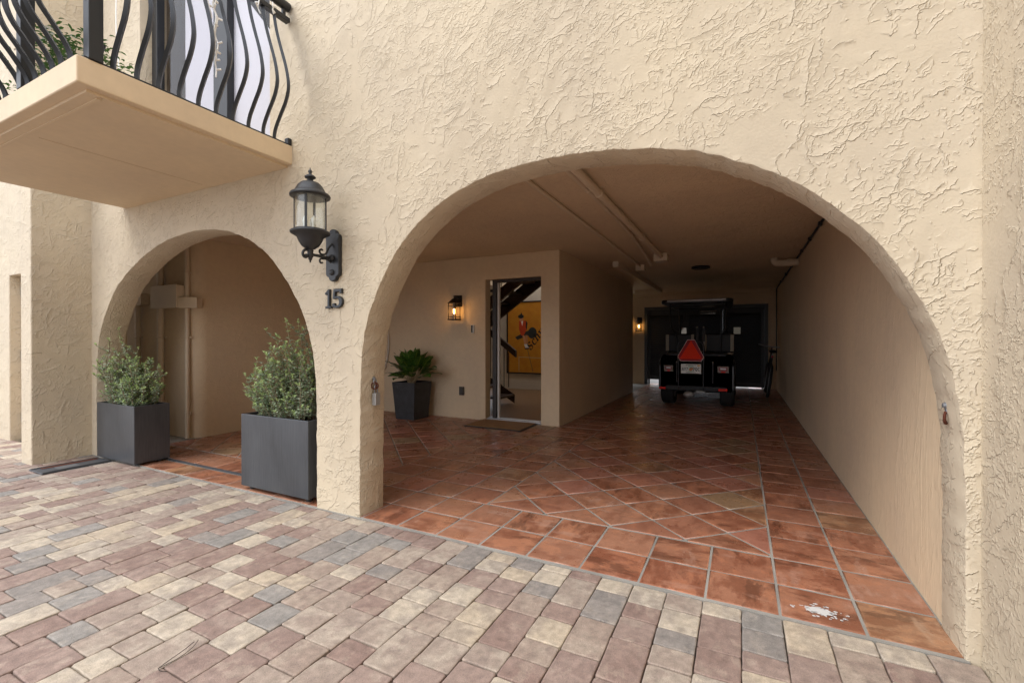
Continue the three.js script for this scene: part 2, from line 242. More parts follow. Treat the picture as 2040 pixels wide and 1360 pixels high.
  const diag = (xa, xb, za, zb, X0, Z0, px, pz) => { for (let j = -1; Z0 - j * pz > za - pz; j++) for (let i = -1; X0 + i * px < xb + px; i++) for (const [ox, oz] of [[0.5, 0], [0, 0.5]]) { const cx = X0 + (i + ox) * px, cz = Z0 - (j + oz) * pz; let p = [[cx - px / 2, cz], [cx, cz - pz / 2], [cx + px / 2, cz], [cx, cz + pz / 2]]; p = clip(p, 1, 0, xa); if (p.length > 2) p = clip(p, -1, 0, -xb); if (p.length > 2) p = clip(p, 0, 1, za); if (p.length > 2) p = clip(p, 0, -1, -zb); if (p.length > 2) { p = p.filter((v, k) => { const w = p[(k + 1) % p.length]; return Math.hypot(v[0] - w[0], v[1] - w[1]) > 0.004; }); if (p.length > 2) tile(p); } } };
  diag(-1.61, 0.148, -12.29, -2.805, -1.61, -2.825, 0.4395, 0.4225);
  diag(-5.74, -2.804, -5.44, -2.805, -2.804, -2.9, 0.4395, 0.4225); diag(-5.74, -2.804, -5.44, -2.805, -2.804 - 0.4395 * 7, -2.9, 0.4395, 0.4225);
  for (let x = -2.804; x > -5.74; x -= 0.2965) rect(Math.max(x - 0.2965, -5.74), x, -5.73, -5.44);
  const seen = new Set(), un = items.filter(o => { const k = o.cx.toFixed(2) + ',' + o.cz.toFixed(2); if (seen.has(k)) return false; seen.add(k); return true; });
  un.sort((a, b) => b.s - a.s);
  un.slice(0, 300).forEach(o => { const me = part('tile', o.geo, tileMats[o.m], tileFloor); me.position.set(o.cx, o.dy, o.cz); });
  tileMats.forEach((m, i) => { const l = un.slice(300).filter(o => o.m === i).map(o => o.geo.translate(o.cx, o.dy, o.cz)); if (l.length) { const me = part('tile_field', merged(l), m, tileFloor); me.userData.kind = 'stuff'; } });
}

// ------------------------------------------------------------------ the townhouse
const house = thing('townhouse', 'beige trowelled stucco townhouse with two arched carport openings and a balcony', 'building');
const ZF = 2.219, ZB = 2.443, ZD = 5.736, CEIL = 2.37, TOP = 6.6;
const archR = [[-2.234, -0.05], [-2.232, 0.35], [-2.226, 0.756], [-2.21, 1.084], [-2.165, 1.28], [-2.065, 1.501], [-1.885, 1.752], [-1.62, 1.952], [-1.306, 2.066], [-0.95, 2.106], [-0.645, 2.096], [-0.376, 2.059], [-0.157, 2.0], [0.042, 1.908], [0.225, 1.79], [0.393, 1.63], [0.488, 1.512], [0.594, 1.324], [0.666, 1.135], [0.701, 0.971], [0.72, 0.789], [0.728, 0.5], [0.728, -0.05]];
const archL = [[-5.80, -0.05], [-5.80, 0.35], [-5.795, 0.75], [-5.76, 1.10], [-5.65, 1.35], [-5.40, 1.653], [-5.03, 1.868], [-4.604, 2.013], [-4.17, 2.067], [-3.79, 2.048], [-3.467, 1.964], [-3.169, 1.803], [-2.947, 1.584], [-2.788, 1.362], [-2.687, 1.114], [-2.645, 0.835], [-2.638, 0.45], [-2.638, -0.05]];
function archPts(src, s) { const c = new THREE.SplineCurve(src.map(p => new THREE.Vector2(...p))); const n = Math.round(c.getLength() / 0.022), o = c.getSpacedPoints(n); return o.map((p, i) => { const e = Math.min(1, i / 4, (n - i) / 4); return new THREE.Vector2(p.x + e * 0.006 * pn(i * 0.23, s, 4096, 64, s) + e * 0.0035 * pn(i * 0.9, s + 9, 4096, 64, s), p.y + e * 0.006 * pn(i * 0.23 + 77, s, 4096, 64, s + 3) + e * 0.0035 * pn(i * 0.9, s + 5, 4096, 64, s + 8)); }); }
{
  const L = archPts(archL, 3), R = archPts(archR, 11), s = new THREE.Shape();
  s.moveTo(-5.93, -0.05); L.forEach(p => s.lineTo(p.x, p.y)); R.forEach(p => s.lineTo(p.x, p.y)); s.lineTo(0.80, -0.05); s.lineTo(0.80, TOP); s.lineTo(-5.93, TOP);
  const hole = new THREE.Path(); hole.moveTo(-4.95, 2.56); hole.lineTo(-3.13, 2.56); hole.lineTo(-3.13, 4.75); hole.lineTo(-4.95, 4.75); hole.closePath(); s.holes.push(hole);
  let g = extr(s, ZB - ZF - 0.016, { bevelEnabled: true, bevelSize: 0.008, bevelThickness: 0.008, bevelOffset: -0.008, bevelSegments: 2 }).translate(0, 0, -ZB + 0.008);
  g = wuv(toCreasedNormals(ni(g), 0.7)); part('front_wall', g, stucco, house);
}
part('wing_wall', wuv(rbx(-6.12, -5.89, -0.05, TOP, -ZF - 0.3, -1.775, 0.012), 0.7, 1.3), stucco, house);
part('carport_ceiling', wuv(bx(-9.2, 0.95, CEIL, CEIL + 0.16, -7.9, -ZB - 0.002)), ceilPaint, house);
part('carport_ceiling', wuv(bx(-2.5, 0.95, CEIL, CEIL + 0.16, -9.98, -7.901)), ceilPaint, house);
part('carport_ceiling', wuv(bx(-9.2, -4.95, CEIL, CEIL + 0.16, -9.98, -7.901)), ceilPaint, house);
part('carport_ceiling', wuv(bx(-4.949, -2.501, CEIL, CEIL + 0.16, -9.98, -9.66)), ceilPaint, house);
part('added_shaft_wall', [bx(-5.1, -4.951, CEIL + 0.161, 4.6, -9.8, -7.75), bx(-2.499, -2.35, CEIL + 0.161, 4.6, -9.8, -7.75), bx(-4.95, -2.5, CEIL + 0.161, 4.6, -9.81, -9.662), bx(-4.95, -2.5, CEIL + 0.161, 4.6, -7.898, -7.75)], roomPaint, house);  // unseen shaft added over a ceiling opening to let daylight down
part('added_skylight', bx(-5.1, -2.35, 4.602, 4.607, -9.8, -7.75), M([1, 1, 1], { phys: 1, transmission: 1, thickness: 0, roughness: 0 }), house);  // unseen roof glazing added to brighten the room and poster
part('carport_ceiling', wuv(bx(-2.32, 0.95, CEIL, CEIL + 0.16, -12.46, -9.982)), ceilPaint, house);
part('garage_wall', wuv(bx(0.737, 0.95, -0.05, CEIL - 0.001, -12.46, -ZB - 0.001)), combed, house);
part('upper_floor', wuv(bx(-5.9, 0.76, CEIL + 0.165, CEIL + 0.18, -5.5, -ZB - 0.003)), M([0.3, 0.27, 0.23]), house);
{ // wall with the entry door
  const s = new THREE.Shape(); s.moveTo(-7.4, -0.05); s.lineTo(-3.317, -0.05); s.lineTo(-3.317, 2.03); s.lineTo(-2.445, 2.03); s.lineTo(-2.445, -0.05); s.lineTo(-2.176, -0.05); s.lineTo(-2.176, CEIL - 0.001); s.lineTo(-7.4, CEIL - 0.001);
  part('entry_wall', wuv(extr(s, 0.134, { bevelEnabled: true, bevelSize: 0.008, bevelThickness: 0.008, bevelOffset: -0.008, bevelSegments: 2 }).translate(0, 0, -ZD - 0.142), 1.1, 0.4), stuccoSoft, house);
}
part('passage_wall', wuv(bx(-2.326, -2.177, -0.05, CEIL - 0.001, -10.36, -ZD - 0.151)), combed, house);
{ // curved wall behind the small arch, in plan
  const s = new THREE.Shape(); s.moveTo(-9.1, 3.10); s.lineTo(-5.92, 3.10); s.absarc(-5.92, 3.27, 0.17, -Math.PI / 2, 0, false); s.lineTo(-5.75, ZD - 0.002); s.lineTo(-5.95, ZD - 0.002); s.lineTo(-5.95, 3.28); s.lineTo(-9.1, 3.28);
  part('curved_wall', wuv(toCreasedNormals(ni(extr(s, CEIL + 0.049, { curveSegments: 16 })), 0.5).rotateX(-Math.PI / 2).translate(0, -0.05, 0), 0.3, 0.2), stuccoSoft, house);
}
{ // rear wall around the louvred gate
  const s = new THREE.Shape(); s.moveTo(-2.60, -0.05); s.lineTo(-2.284, -0.05); s.lineTo(-2.284, 2.015); s.lineTo(0.563, 2.015); s.lineTo(0.563, -0.05); s.lineTo(0.736, -0.05); s.lineTo(0.736, CEIL - 0.001); s.lineTo(-2.60, CEIL - 0.001);
  part('rear_wall', wuv(extr(s, 0.14).translate(0, 0, -12.445)), stuccoSoft, house);
}
part('carport_ceiling', wuv(bx(-4.6, -2.322, CEIL, CEIL + 0.16, -12.46, -9.982)), ceilPaint, house);  // unseen cover, added with the two walls below to dim the side passage
part('rear_wall', wuv(bx(-4.6, -3.25, -0.05, CEIL - 0.001, -12.445, -12.305)), stuccoSoft, house);
part('rear_wall', wuv(bx(-4.6, -4.45, -0.05, CEIL - 0.001, -12.30, -9.81)), stuccoSoft, house);
part('header_beam', wuv(bx(-2.56, 0.735, 2.285, CEIL - 0.002, -12.303, -12.16)), stuccoSoft, house);
part('header_beam', wuv(bx(-2.32, -1.70, 2.27, CEIL - 0.002, -11.42, -11.32)), ceilPaint, house);
// room behind the entry door
{
  const s = new THREE.Shape(); s.moveTo(-7.4, -0.05); s.lineTo(-2.33, -0.05); s.lineTo(-2.33, CEIL - 0.001); s.lineTo(-7.4, CEIL - 0.001); const h = new THREE.Path(); h.moveTo(-7.2, 0.3); h.lineTo(-5.45, 0.3); h.lineTo(-5.45, 2.25); h.lineTo(-7.2, 2.25); h.closePath(); s.holes.push(h);
  part('room_wall', extr(s, 0.14).translate(0, 0, -9.80), roomPaint, house);
  part('room_wall', bx(-7.55, -7.40, -0.05, CEIL - 0.001, -9.8, -5.74), roomPaint, house);
  part('room_floor', wuv(bx(-7.4, -2.327, -0.03, 0.012, -9.658, -ZD - 0.152)), M([0.22, 0.125, 0.06], { roughness: 0.4 }), house);
  part('skirting_board', bx(-7.4, -2.33, 0.013, 0.2, -9.658, -9.64), roomPaint, house);
  const wf = part('added_room_window', merged([bx(-7.2, -5.45, 0.3, 0.35, -9.76, -9.70), bx(-7.2, -5.45, 2.2, 2.25, -9.76, -9.70), bx(-7.2, -7.15, 0.351, 2.199, -9.76, -9.70), bx(-5.5, -5.45, 0.351, 2.199, -9.76, -9.70)]), M([0.6, 0.58, 0.55]), house);  // unseen window, added to bring daylight into the room
  part('pane', bx(-7.15, -5.5, 0.35, 2.2, -9.733, -9.729), M([1, 1, 1], { phys: 1, transmission: 1, thickness: 0, roughness: 0 }), wf);
}
{ // entry door frame, threshold and the edge of the opened glass door
  const f = part('door_frame', [rbx(-3.232, -3.165, 0.03, 2.029, -ZD - 0.13, -ZD - 0.055, 0.004), rbx(-3.164, -2.447, 1.985, 2.029, -ZD - 0.13, -ZD - 0.055, 0.004)], M([0.03, 0.022, 0.018], { roughness: 0.5 }), house);
  part('weather_strip', rbx(-3.163, -3.128, 0.03, 1.984, -ZD - 0.115, -ZD - 0.075, 0.006), M([0.55, 0.52, 0.48], { roughness: 0.45 }), f);
  part('threshold', [rbx(-3.31, -2.447, 0.001, 0.026, -ZD - 0.15, -ZD - 0.012, 0.006), rbx(-3.31, -2.447, 0.0262, 0.036, -ZD - 0.12, -ZD - 0.07, 0.004)], M([0.55, 0.55, 0.55], { metalness: 0.7, roughness: 0.4 }), house);
}
// balcony
const slab = part('balcony_slab', wuv(merged([rbx(-5.26, -2.882, 2.415, 2.548, -ZF - 0.05, -1.03, 0.008), bx(-5.2, -2.93, 2.40, 2.416, -ZF - 0.04, -1.085)])), smoothPaint, house);
part('soffit_strip', bx(-5.19, -2.95, 2.392, 2.3995, -1.155, -1.135), smoothPaint, slab);
part('soffit_strip', bx(-3.86, -3.852, 2.3975, 2.3998, -2.15, -1.2), smoothPaint, slab);
// sliding balcony door
{
  const alu = M([0.028, 0.03, 0.034], { roughness: 0.4, metalness: 0.3 }), z0 = -ZF - 0.16, z1 = -ZF - 0.095;
  const fr = part('sliding_door', [rbx(-4.948, -4.86, 2.562, 4.74, z0, z1, 0.004), rbx(-3.18, -3.132, 2.562, 4.74, z0, z1, 0.004), rbx(-3.98, -3.79, 2.6, 4.70, z0, z1 + 0.004, 0.004), rbx(-4.859, -3.181, 4.701, 4.74, z0, z1, 0.004), rbx(-4.859, -3.181, 2.562, 2.599, z0, z1, 0.004)], alu, house);
  const glass = M([1, 1, 1], { phys: 1, transmission: 1, thickness: 0, roughness: 0.01, ior: 1.5, specularIntensity: 0.35 });
  part('pane', bx(-4.86, -3.98, 2.6, 4.70, -ZF - 0.13, -ZF - 0.126), glass, fr);
  part('pane', bx(-3.79, -3.18, 2.6, 4.70, -ZF - 0.13, -ZF - 0.126), glass, fr);
  const skyReflection = M([0.5, 0.49, 0.54], { roughness: 0.9 });
  const s = new THREE.Shape(); s.moveTo(-3.80, 2.6); s.lineTo(-3.12, 2.6); s.lineTo(-3.12, 3.36); s.lineTo(-3.80, 4.15); part('blind_reflection_panel', extr(s, 0.006).translate(0, 0, -ZF - 0.155), skyReflection, fr);  // pale sloped sheet paints the sky reflected in this pane
  part('blind_reflection_panel', bx(-4.66, -4.16, 2.59, 4.6, -ZF - 0.24, -ZF - 0.234), M([0.42, 0.41, 0.46], { roughness: 0.9 }), fr);
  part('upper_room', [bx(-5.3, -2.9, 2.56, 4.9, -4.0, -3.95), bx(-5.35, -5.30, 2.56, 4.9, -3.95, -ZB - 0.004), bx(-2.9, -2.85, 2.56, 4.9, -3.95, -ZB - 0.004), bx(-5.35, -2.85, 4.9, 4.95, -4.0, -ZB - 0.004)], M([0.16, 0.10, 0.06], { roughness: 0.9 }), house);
}
// neighbouring buildings
const nb = thing('neighbouring_house', 'pale stucco neighbouring house front with a narrow hinged side door, at the far left', 'building');
{
  const s = new THREE.Shape(); s.moveTo(-14, -0.05); s.lineTo(-7.56, -0.05); s.lineTo(-7.56, 1.90); s.lineTo(-6.7, 1.90); s.lineTo(-6.7, -0.05); s.lineTo(-6.122, -0.05); s.lineTo(-6.122, TOP); s.lineTo(-14, TOP);
  part('wall', wuv(extr(s, 0.2, { bevelEnabled: true, bevelSize: 0.006, bevelThickness: 0.006, bevelOffset: -0.006, bevelSegments: 1 }).translate(0, 0, -2.10 - 0.206), 1.7, 0.9), stucco, nb);
  const d = part('door', [rbx(-7.552, -6.702, 0.012, 1.892, -2.25, -2.205, 0.004)], pipePaint, nb);
  for (const y of [0.25, 0.98, 1.72]) part('hinge', [bar([-7.548, y - 0.055, -2.198], [-7.548, y + 0.055, -2.198], 0.008), bx(-7.556, -7.50, y - 0.05, y + 0.05, -2.2048, -2.2015)], M([0.5, 0.49, 0.46], { metalness: 0.8, roughness: 0.4 }), d);
}
const bw = thing('side_wall', 'tall beige stucco wall running towards the viewer at the right edge', 'wall');
part('wall', wuv(bx(0.77, 1.02, -0.055, TOP, -2.44, 6.5), 2.2, 0.55), stucco, bw);

// ------------------------------------------------------------------ balcony railing and string lights
{
  const r = thing('balcony_railing', 'black wrought iron railing of bellied bars around the balcony', 'railing');
  const xs = -2.905, zs = -1.06, y0 = 2.549;
  const prof = [[0, 0.012], [0.0, 0.03], [0.012, 0.075], [0.055, 0.155], [0.105, 0.24], [0.128, 0.32], [0.122, 0.40], [0.098, 0.50], [0.06, 0.62], [0.025, 0.74], [0.004, 0.84], [0, 0.875]];
  const bal = (ox, oz) => { const c = new THREE.CatmullRomCurve3(prof.map(([o, y]) => V(o * 1.15 * ox, y, o * 1.15 * oz))); const g = new THREE.TubeGeometry(c, 34, 0.0138, 4); return g; };
  const rotSq = (g) => g;   // four-sided tube reads as square bar
  const gs = toCreasedNormals(ni(rotSq(bal(1, 0))), 0.9), gf = toCreasedNormals(ni(rotSq(bal(0, 1))), 0.9);
  for (let i = 0; i < 10; i++) { const b = part('baluster', gs, ironBlack, r); b.position.set(xs, y0, -1.185 - 0.1035 * i + (i === 9 ? 0.02 : 0)); }
  for (let i = 0; i < 21; i++) { if (Math.abs(i - 6.6) < 0.5) continue; const b = part('baluster', gf, ironBlack, r); b.position.set(xs - 0.115 - 0.1035 * i, y0, zs); }
  part('post', rbx(xs - 0.03, xs + 0.03, y0, 3.55, zs - 0.075, zs - 0.015, 0.004), ironBlack, r);
  part('post', rbx(-3.60, -3.54, y0, 3.55, zs - 0.03, zs + 0.03, 0.004), ironBlack, r);
  part('bottom_rail', rbx(xs - 0.016, xs + 0.016, y0 + 0.001, y0 + 0.010, -ZF + 0.01, zs, 0.003), ironBlack, r);
  part('bottom_rail', rbx(-5.22, xs, y0 + 0.001, y0 + 0.010, zs - 0.016, zs + 0.016, 0.003), ironBlack, r);
  part('top_rail', rbx(xs - 0.022, xs + 0.022, y0 + 0.872, y0 + 0.905, -ZF + 0.012, zs, 0.004), ironBlack, r);
  part('top_rail', rbx(-5.22, xs - 0.023, y0 + 0.872, y0 + 0.905, zs - 0.022, zs + 0.022, 0.004), ironBlack, r);
  part('handrail', bar([xs, y0 + 0.985, -ZF + 0.012], [xs, y0 + 0.985, zs], 0.032, 16), ironBlack, r);
  part('handrail', bar([-5.22, y0 + 0.985, zs], [xs, y0 + 0.985, zs], 0.032, 16), ironBlack, r);
  for (const z of [-ZF + 0.05, -1.65]) part('rail_bracket', rbx(xs - 0.01, xs + 0.01, y0 + 0.9, y0 + 0.96, z - 0.012, z + 0.012, 0.003), ironBlack, r);
  part('rail_bracket', rbx(xs - 0.02, xs + 0.02, y0 + 0.002, y0 + 0.05, -ZF + 0.0005, -ZF + 0.03, 0.004), ironBlack, r);
  for (const x of [-3.2, -3.9, -4.6]) part('planter_bracket', tube([[x, y0 + 0.06, zs - 0.03], [x, y0 + 0.12, zs - 0.15], [x, y0 + 0.26, zs - 0.2]], 0.014, 12, 6), ironBlack, r);
  const w = thing('string_lights', 'white icicle string lights draped over the balcony railing', 'string lights');
  const white = M([0.85, 0.85, 0.84], { roughness: 0.5 });
  const strand = (x, z, yt, len, ox, oz) => { const pts = []; const n = Math.max(4, Math.round(len / 0.05)); for (let i = 0; i <= n; i++) pts.push([x + rr(-0.012, 0.012) + ox * Math.min(1, i / n * 1.2), yt - len * i / n, z + rr(-0.012, 0.012) + oz * Math.min(1, i / n)]); const gs = [tube(pts, 0.0042, n * 4, 5)]; for (let i = 1; i < n; i++) { const p = pts[i], a = rr(0, 6.28); gs.push(bar(p, [p[0] + Math.cos(a) * 0.022, p[1] + rr(-0.012, 0.018), p[2] + Math.sin(a) * 0.026], 0.006, 5)); } part('light_strand', gs, white, w); };
  strand(-2.82, -1.62, 3.45, 0.62, 0.02, -0.02); strand(-2.81, -1.635, 3.44, 0.72, 0.01, -0.01); strand(-2.83, -1.50, 3.46, 0.30, 0.02, 0.03); strand(-2.83, -1.38, 3.46, 0.22, 0.02, 0.06); strand(-2.83, -1.78, 3.44, 0.12, 0.03, 0.02); strand(-2.83, -1.93, 3.44, 0.16, 0.02, 0.02); strand(-2.83, -2.03, 3.44, 0.10, 0.02, 0.02); strand(-3.1, -1.05, 3.43, 0.45, 0.02, 0.05); strand(-3.3, -1.05, 3.43, 0.35, 0.02, 0.05); strand(-3.02, -1.09, 3.43, 0.32, 0.02, 0.05);
  part('cord', tube([[-2.82, 3.45, -1.33], [-2.80, 3.3, -1.45], [-2.79, 3.16, -1.58], [-2.80, 3.06, -1.62]], 0.003, 30, 5), white, w);
  const c = thing('hanging_cord', 'thin white cord hanging down the wall beside the balcony door', 'cord');
  part('cord', tube([[-5.30, 4.6, -2.19], [-5.29, 4.0, -2.185], [-5.23, 3.55, -2.19], [-5.235, 3.1, -2.188], [-5.25, 2.56, -2.19]], 0.005, 40, 6), white, c);
}

// ------------------------------------------------------------------ foliage helpers
function leafGeo(list) { const pos = [], nor = [], uv = []; list.forEach(q => { pos.push(...q.p); uv.push(...q.u); }); const g = new THREE.BufferGeometry(); g.setAttribute('position', new THREE.Float32BufferAttribute(pos, 3)); g.setAttribute('uv', new THREE.Float32BufferAttribute(uv, 2)); g.computeVertexNormals(); return g; }
function smallLeaf(b, d, up, L, W) { // two folded quads as four triangles
  const s = d.clone().cross(up).normalize(), n = s.clone().cross(d).normalize(), P = (l, w, h) => { const v = b.clone().addScaledVector(d, l * L).addScaledVector(s, w * W).addScaledVector(n, h * W); return [v.x, v.y, v.z]; };
  const a = P(0, 0, 0), t = P(1, 0, -0.25), l1 = P(0.35, 0.5, 0.22), l2 = P(0.75, 0.38, 0.1), r1 = P(0.35, -0.5, 0.22), r2 = P(0.75, -0.38, 0.1), m = P(0.55, 0, 0);
  const tri = [[a, m, l1], [l1, m, l2], [l2, m, t], [a, r1, m], [r1, r2, m], [r2, t, m]], p = []; tri.forEach(x => x.forEach(v => p.push(...v))); return { p, u: new Array(36).fill(0.5) };
}
const leafMat = (c, t = 0.25) => M(c, { phys: 1, roughness: 0.62, transmission: t * 0.45, thickness: 0, side: THREE.DoubleSide });
function shrub(parent, w, d, h, seed, peaks, dens) {
  const q = mulberry(seed), R = (a, b) => a + (b - a) * q(), sh = new THREE.Group(); sh.name = 'shrub'; parent.add(sh);
  const tw = [], dull = [], mid = [], tips = [];
  const branch = (b, dir, len, r, leafy) => {
    const n = Math.max(4, Math.round(len / 0.035)), pts = [b.clone()]; let p = b.clone(), v = dir.clone().normalize();
    for (let i = 0; i < n; i++) { v.x += R(-0.14, 0.14); v.z += R(-0.14, 0.14); v.y += 0.05; v.normalize(); p = p.clone().addScaledVector(v, len / n); pts.push(p); }
    tw.push(tube(pts, r, n * 2, 4));
    for (let i = leafy; i <= n; i++) { const k = i / n; const a0 = R(0, 6.28); const c = i === n ? 6 : 4;
      for (let j = 0; j < c; j++) { const a = a0 + j * 6.283 / c + R(-0.4, 0.4), el = i === n ? R(0.5, 1.2) : R(-0.1, 0.75), dd = V(Math.cos(a) * Math.cos(el), Math.sin(el), Math.sin(a) * Math.cos(el)); const L = R(0.019, 0.032) * (k > 0.85 ? 0.85 : 1); const lf = smallLeaf(pts[i].clone().addScaledVector(v, R(-0.014, 0.014)), dd, V(R(-0.3, 0.3), 1, R(-0.3, 0.3)), L, L * R(0.5, 0.66)); (k > 0.86 ? tips : q() < 0.6 ? dull : mid).push(lf); } }
    return pts;
  };
  for (let i = 0; i < dens; i++) {
    const bx0 = R(-w, w) * 0.42, bz = R(-d, d) * 0.36, t = (bx0 / w + 0.5); const pk = peaks(t); const len = h * pk * (q() < 0.16 ? R(0.95, 1.12) : R(0.42, 0.82));
    const pts = branch(V(bx0 * 0.8, 0, bz), V(bx0 / w * 0.34 + R(-0.13, 0.13), 1, bz / d * 0.5 + R(-0.2, 0.2)), len, 0.0032, 2);
    const nb2 = 4 + Math.floor(q() * 5);
    for (let k = 0; k < nb2; k++) { const at = pts[1 + Math.floor(q() * (pts.length - 2))], a = R(0, 6.28); branch(at, V(Math.cos(a) * 0.75, R(0.3, 0.9), Math.sin(a) * 0.75), len * R(0.14, 0.28), 0.0018, 1); }
  }
  const st = part('stems', tw, M([0.22, 0.17, 0.11], { roughness: 0.9 }), sh); st.userData.kind = 'stuff';
  for (const [l, c] of [[dull, [0.42, 0.49, 0.36]], [mid, [0.28, 0.38, 0.22]], [tips, [0.40, 0.52, 0.22]]]) if (l.length) part('foliage', leafGeo(l), leafMat(c), sh).userData.kind = 'stuff';
  return sh;
}
const soilMat = M([0.03, 0.024, 0.02], { roughness: 1, bumpMap: tileBump, bumpScale: 0.01 });
const zinc = M([0.145, 0.158, 0.176], { map: rep(tex(1024, k => { const v = 212 + 13 * f3[k] + 9 * f7[k] + 16 * f1[k] + 5 * f5[k]; return [v, v, v]; }, true), 0.8, 1.7), roughness: 0.4, metalness: 0.5, roughnessMap: rep(tex(512, k => { const i = k % 512, j = (k / 512) | 0, q = (j * 2) * 1024 + i * 2, v = 205 + 10 * f7[q] + 22 * f1[q]; return [v, v, v]; }), 1.2) });
function planter(label, x0, x1, z0, z1, y0, h, seed, peaks, sh, dens) {
  const cx = (x0 + x1) / 2, cz = (z0 + z1) / 2, t = thing('planter', label, 'planter', [cx, 0, cz], 0, 'dark metal planters in the small arch');
  const W = x1 - x0, D = z1 - z0, w = 0.022;
  part('box', wuv(merged([rbx(-W / 2, W / 2, y0, y0 + h, D / 2 - w, D / 2, 0.004), rbx(-W / 2, W / 2, y0, y0 + h, -D / 2, -D / 2 + w, 0.004), rbx(-W / 2, -W / 2 + w, y0, y0 + h, -D / 2 + 0.003, D / 2 - 0.003, 0.004), rbx(W / 2 - w, W / 2 - 0.0005, y0, y0 + h, -D / 2 + 0.003, D / 2 - 0.003, 0.004), bx(-W / 2 + 0.01, W / 2 - 0.01, y0 + 0.01, y0 + 0.02, -D / 2 + 0.01, D / 2 - 0.01)]), rr(0, 5), 0), zinc, t);
  for (const sx of [-1, 1]) for (const sz of [-1, 1]) part('foot', new THREE.CylinderGeometry(0.025, 0.025, y0 + 0.01, 12).translate(sx * (W / 2 - 0.06), (y0 + 0.01) / 2, sz * (D / 2 - 0.06)), black, t);
  part('soil', bx(-W / 2 + w + 0.001, W / 2 - w - 0.001, y0 + 0.03, y0 + h - 0.05, -D / 2 + w + 0.001, D / 2 - w - 0.001), soilMat, t);
  const s = shrub(t, W, D, sh, seed, peaks, dens); s.position.y = y0 + h - 0.055; return t;
}
planter('dark grey metal planter with a green shrub, at the left jamb beside the wing wall', -5.655, -4.955, -2.462, -2.168, 0.02, 0.53, 41, t => 0.42 + 0.75 * Math.exp(-(((t - 0.3) / 0.16) ** 2)) + 0.25 * Math.exp(-(((t - 0.75) / 0.2) ** 2)), 0.62, 88);
planter('dark grey metal planter with a larger silvery green shrub, beside the pillar with the lantern', -3.478, -2.725, -2.515, -2.222, 0.032, 0.555, 63, t => 0.5 + 0.62 * sst(0.35, 0.8, t) + 0.1 * Math.exp(-(((t - 0.3) / 0.2) ** 2)), 0.68, 112);

{ // balcony shrub with white flowers
  const t = thing('flowering_plant', 'green plant with white flowers in a pot on the balcony', 'plant', [-4.15, 2.549, -1.42]);
  part('pot', lathe([[0.001, 0], [0.10, 0], [0.15, 0.26], [0.165, 0.26], [0.165, 0.29], [0.14, 0.29], [0.13, 0.25], [0.001, 0.25]], 24), M([0.3, 0.12, 0.06]), t);
  const q = mulberry(9), R = (a, b) => a + (b - a) * q(), lv = [], fl = [], st = [];
  for (let i = 0; i < 70; i++) { const a = R(0, 6.28), el = R(0.15, 1.4), l = R(0.22, 0.46), e = V(Math.cos(a) * Math.cos(el) * l * 1.5, 0.25 + Math.sin(el) * l * 0.9, Math.sin(a) * Math.cos(el) * l * 0.6); st.push(bar([0, 0.24, 0], [e.x, e.y, e.z], 0.003, 4)); for (let k = 0; k < 16; k++) { const b = e.clone().add(V(R(-0.07, 0.07), R(-0.1, 0.05), R(-0.07, 0.07))), aa = R(0, 6.28); lv.push(smallLeaf(b, V(Math.cos(aa), R(-0.2, 0.8), Math.sin(aa)).normalize(), V(0, 1, 0), R(0.03, 0.05), R(0.014, 0.022))); } if (q() < 0.4) for (let k = 0; k < 5; k++) { const aa = k * 1.257; fl.push(smallLeaf(e.clone().add(V(0, 0.03, 0.02)), V(Math.cos(aa), 0.3, Math.sin(aa)).normalize(), V(0, 1, 0), 0.024, 0.02)); } }
  part('stems', st, M([0.12, 0.14, 0.05]), t).userData.kind = 'stuff'; part('foliage', leafGeo(lv), leafMat([0.06, 0.16, 0.03], 0.35), t).userData.kind = 'stuff'; part('flowers', leafGeo(fl), leafMat([0.8, 0.8, 0.82], 0.2), t).userData.kind = 'stuff';
}

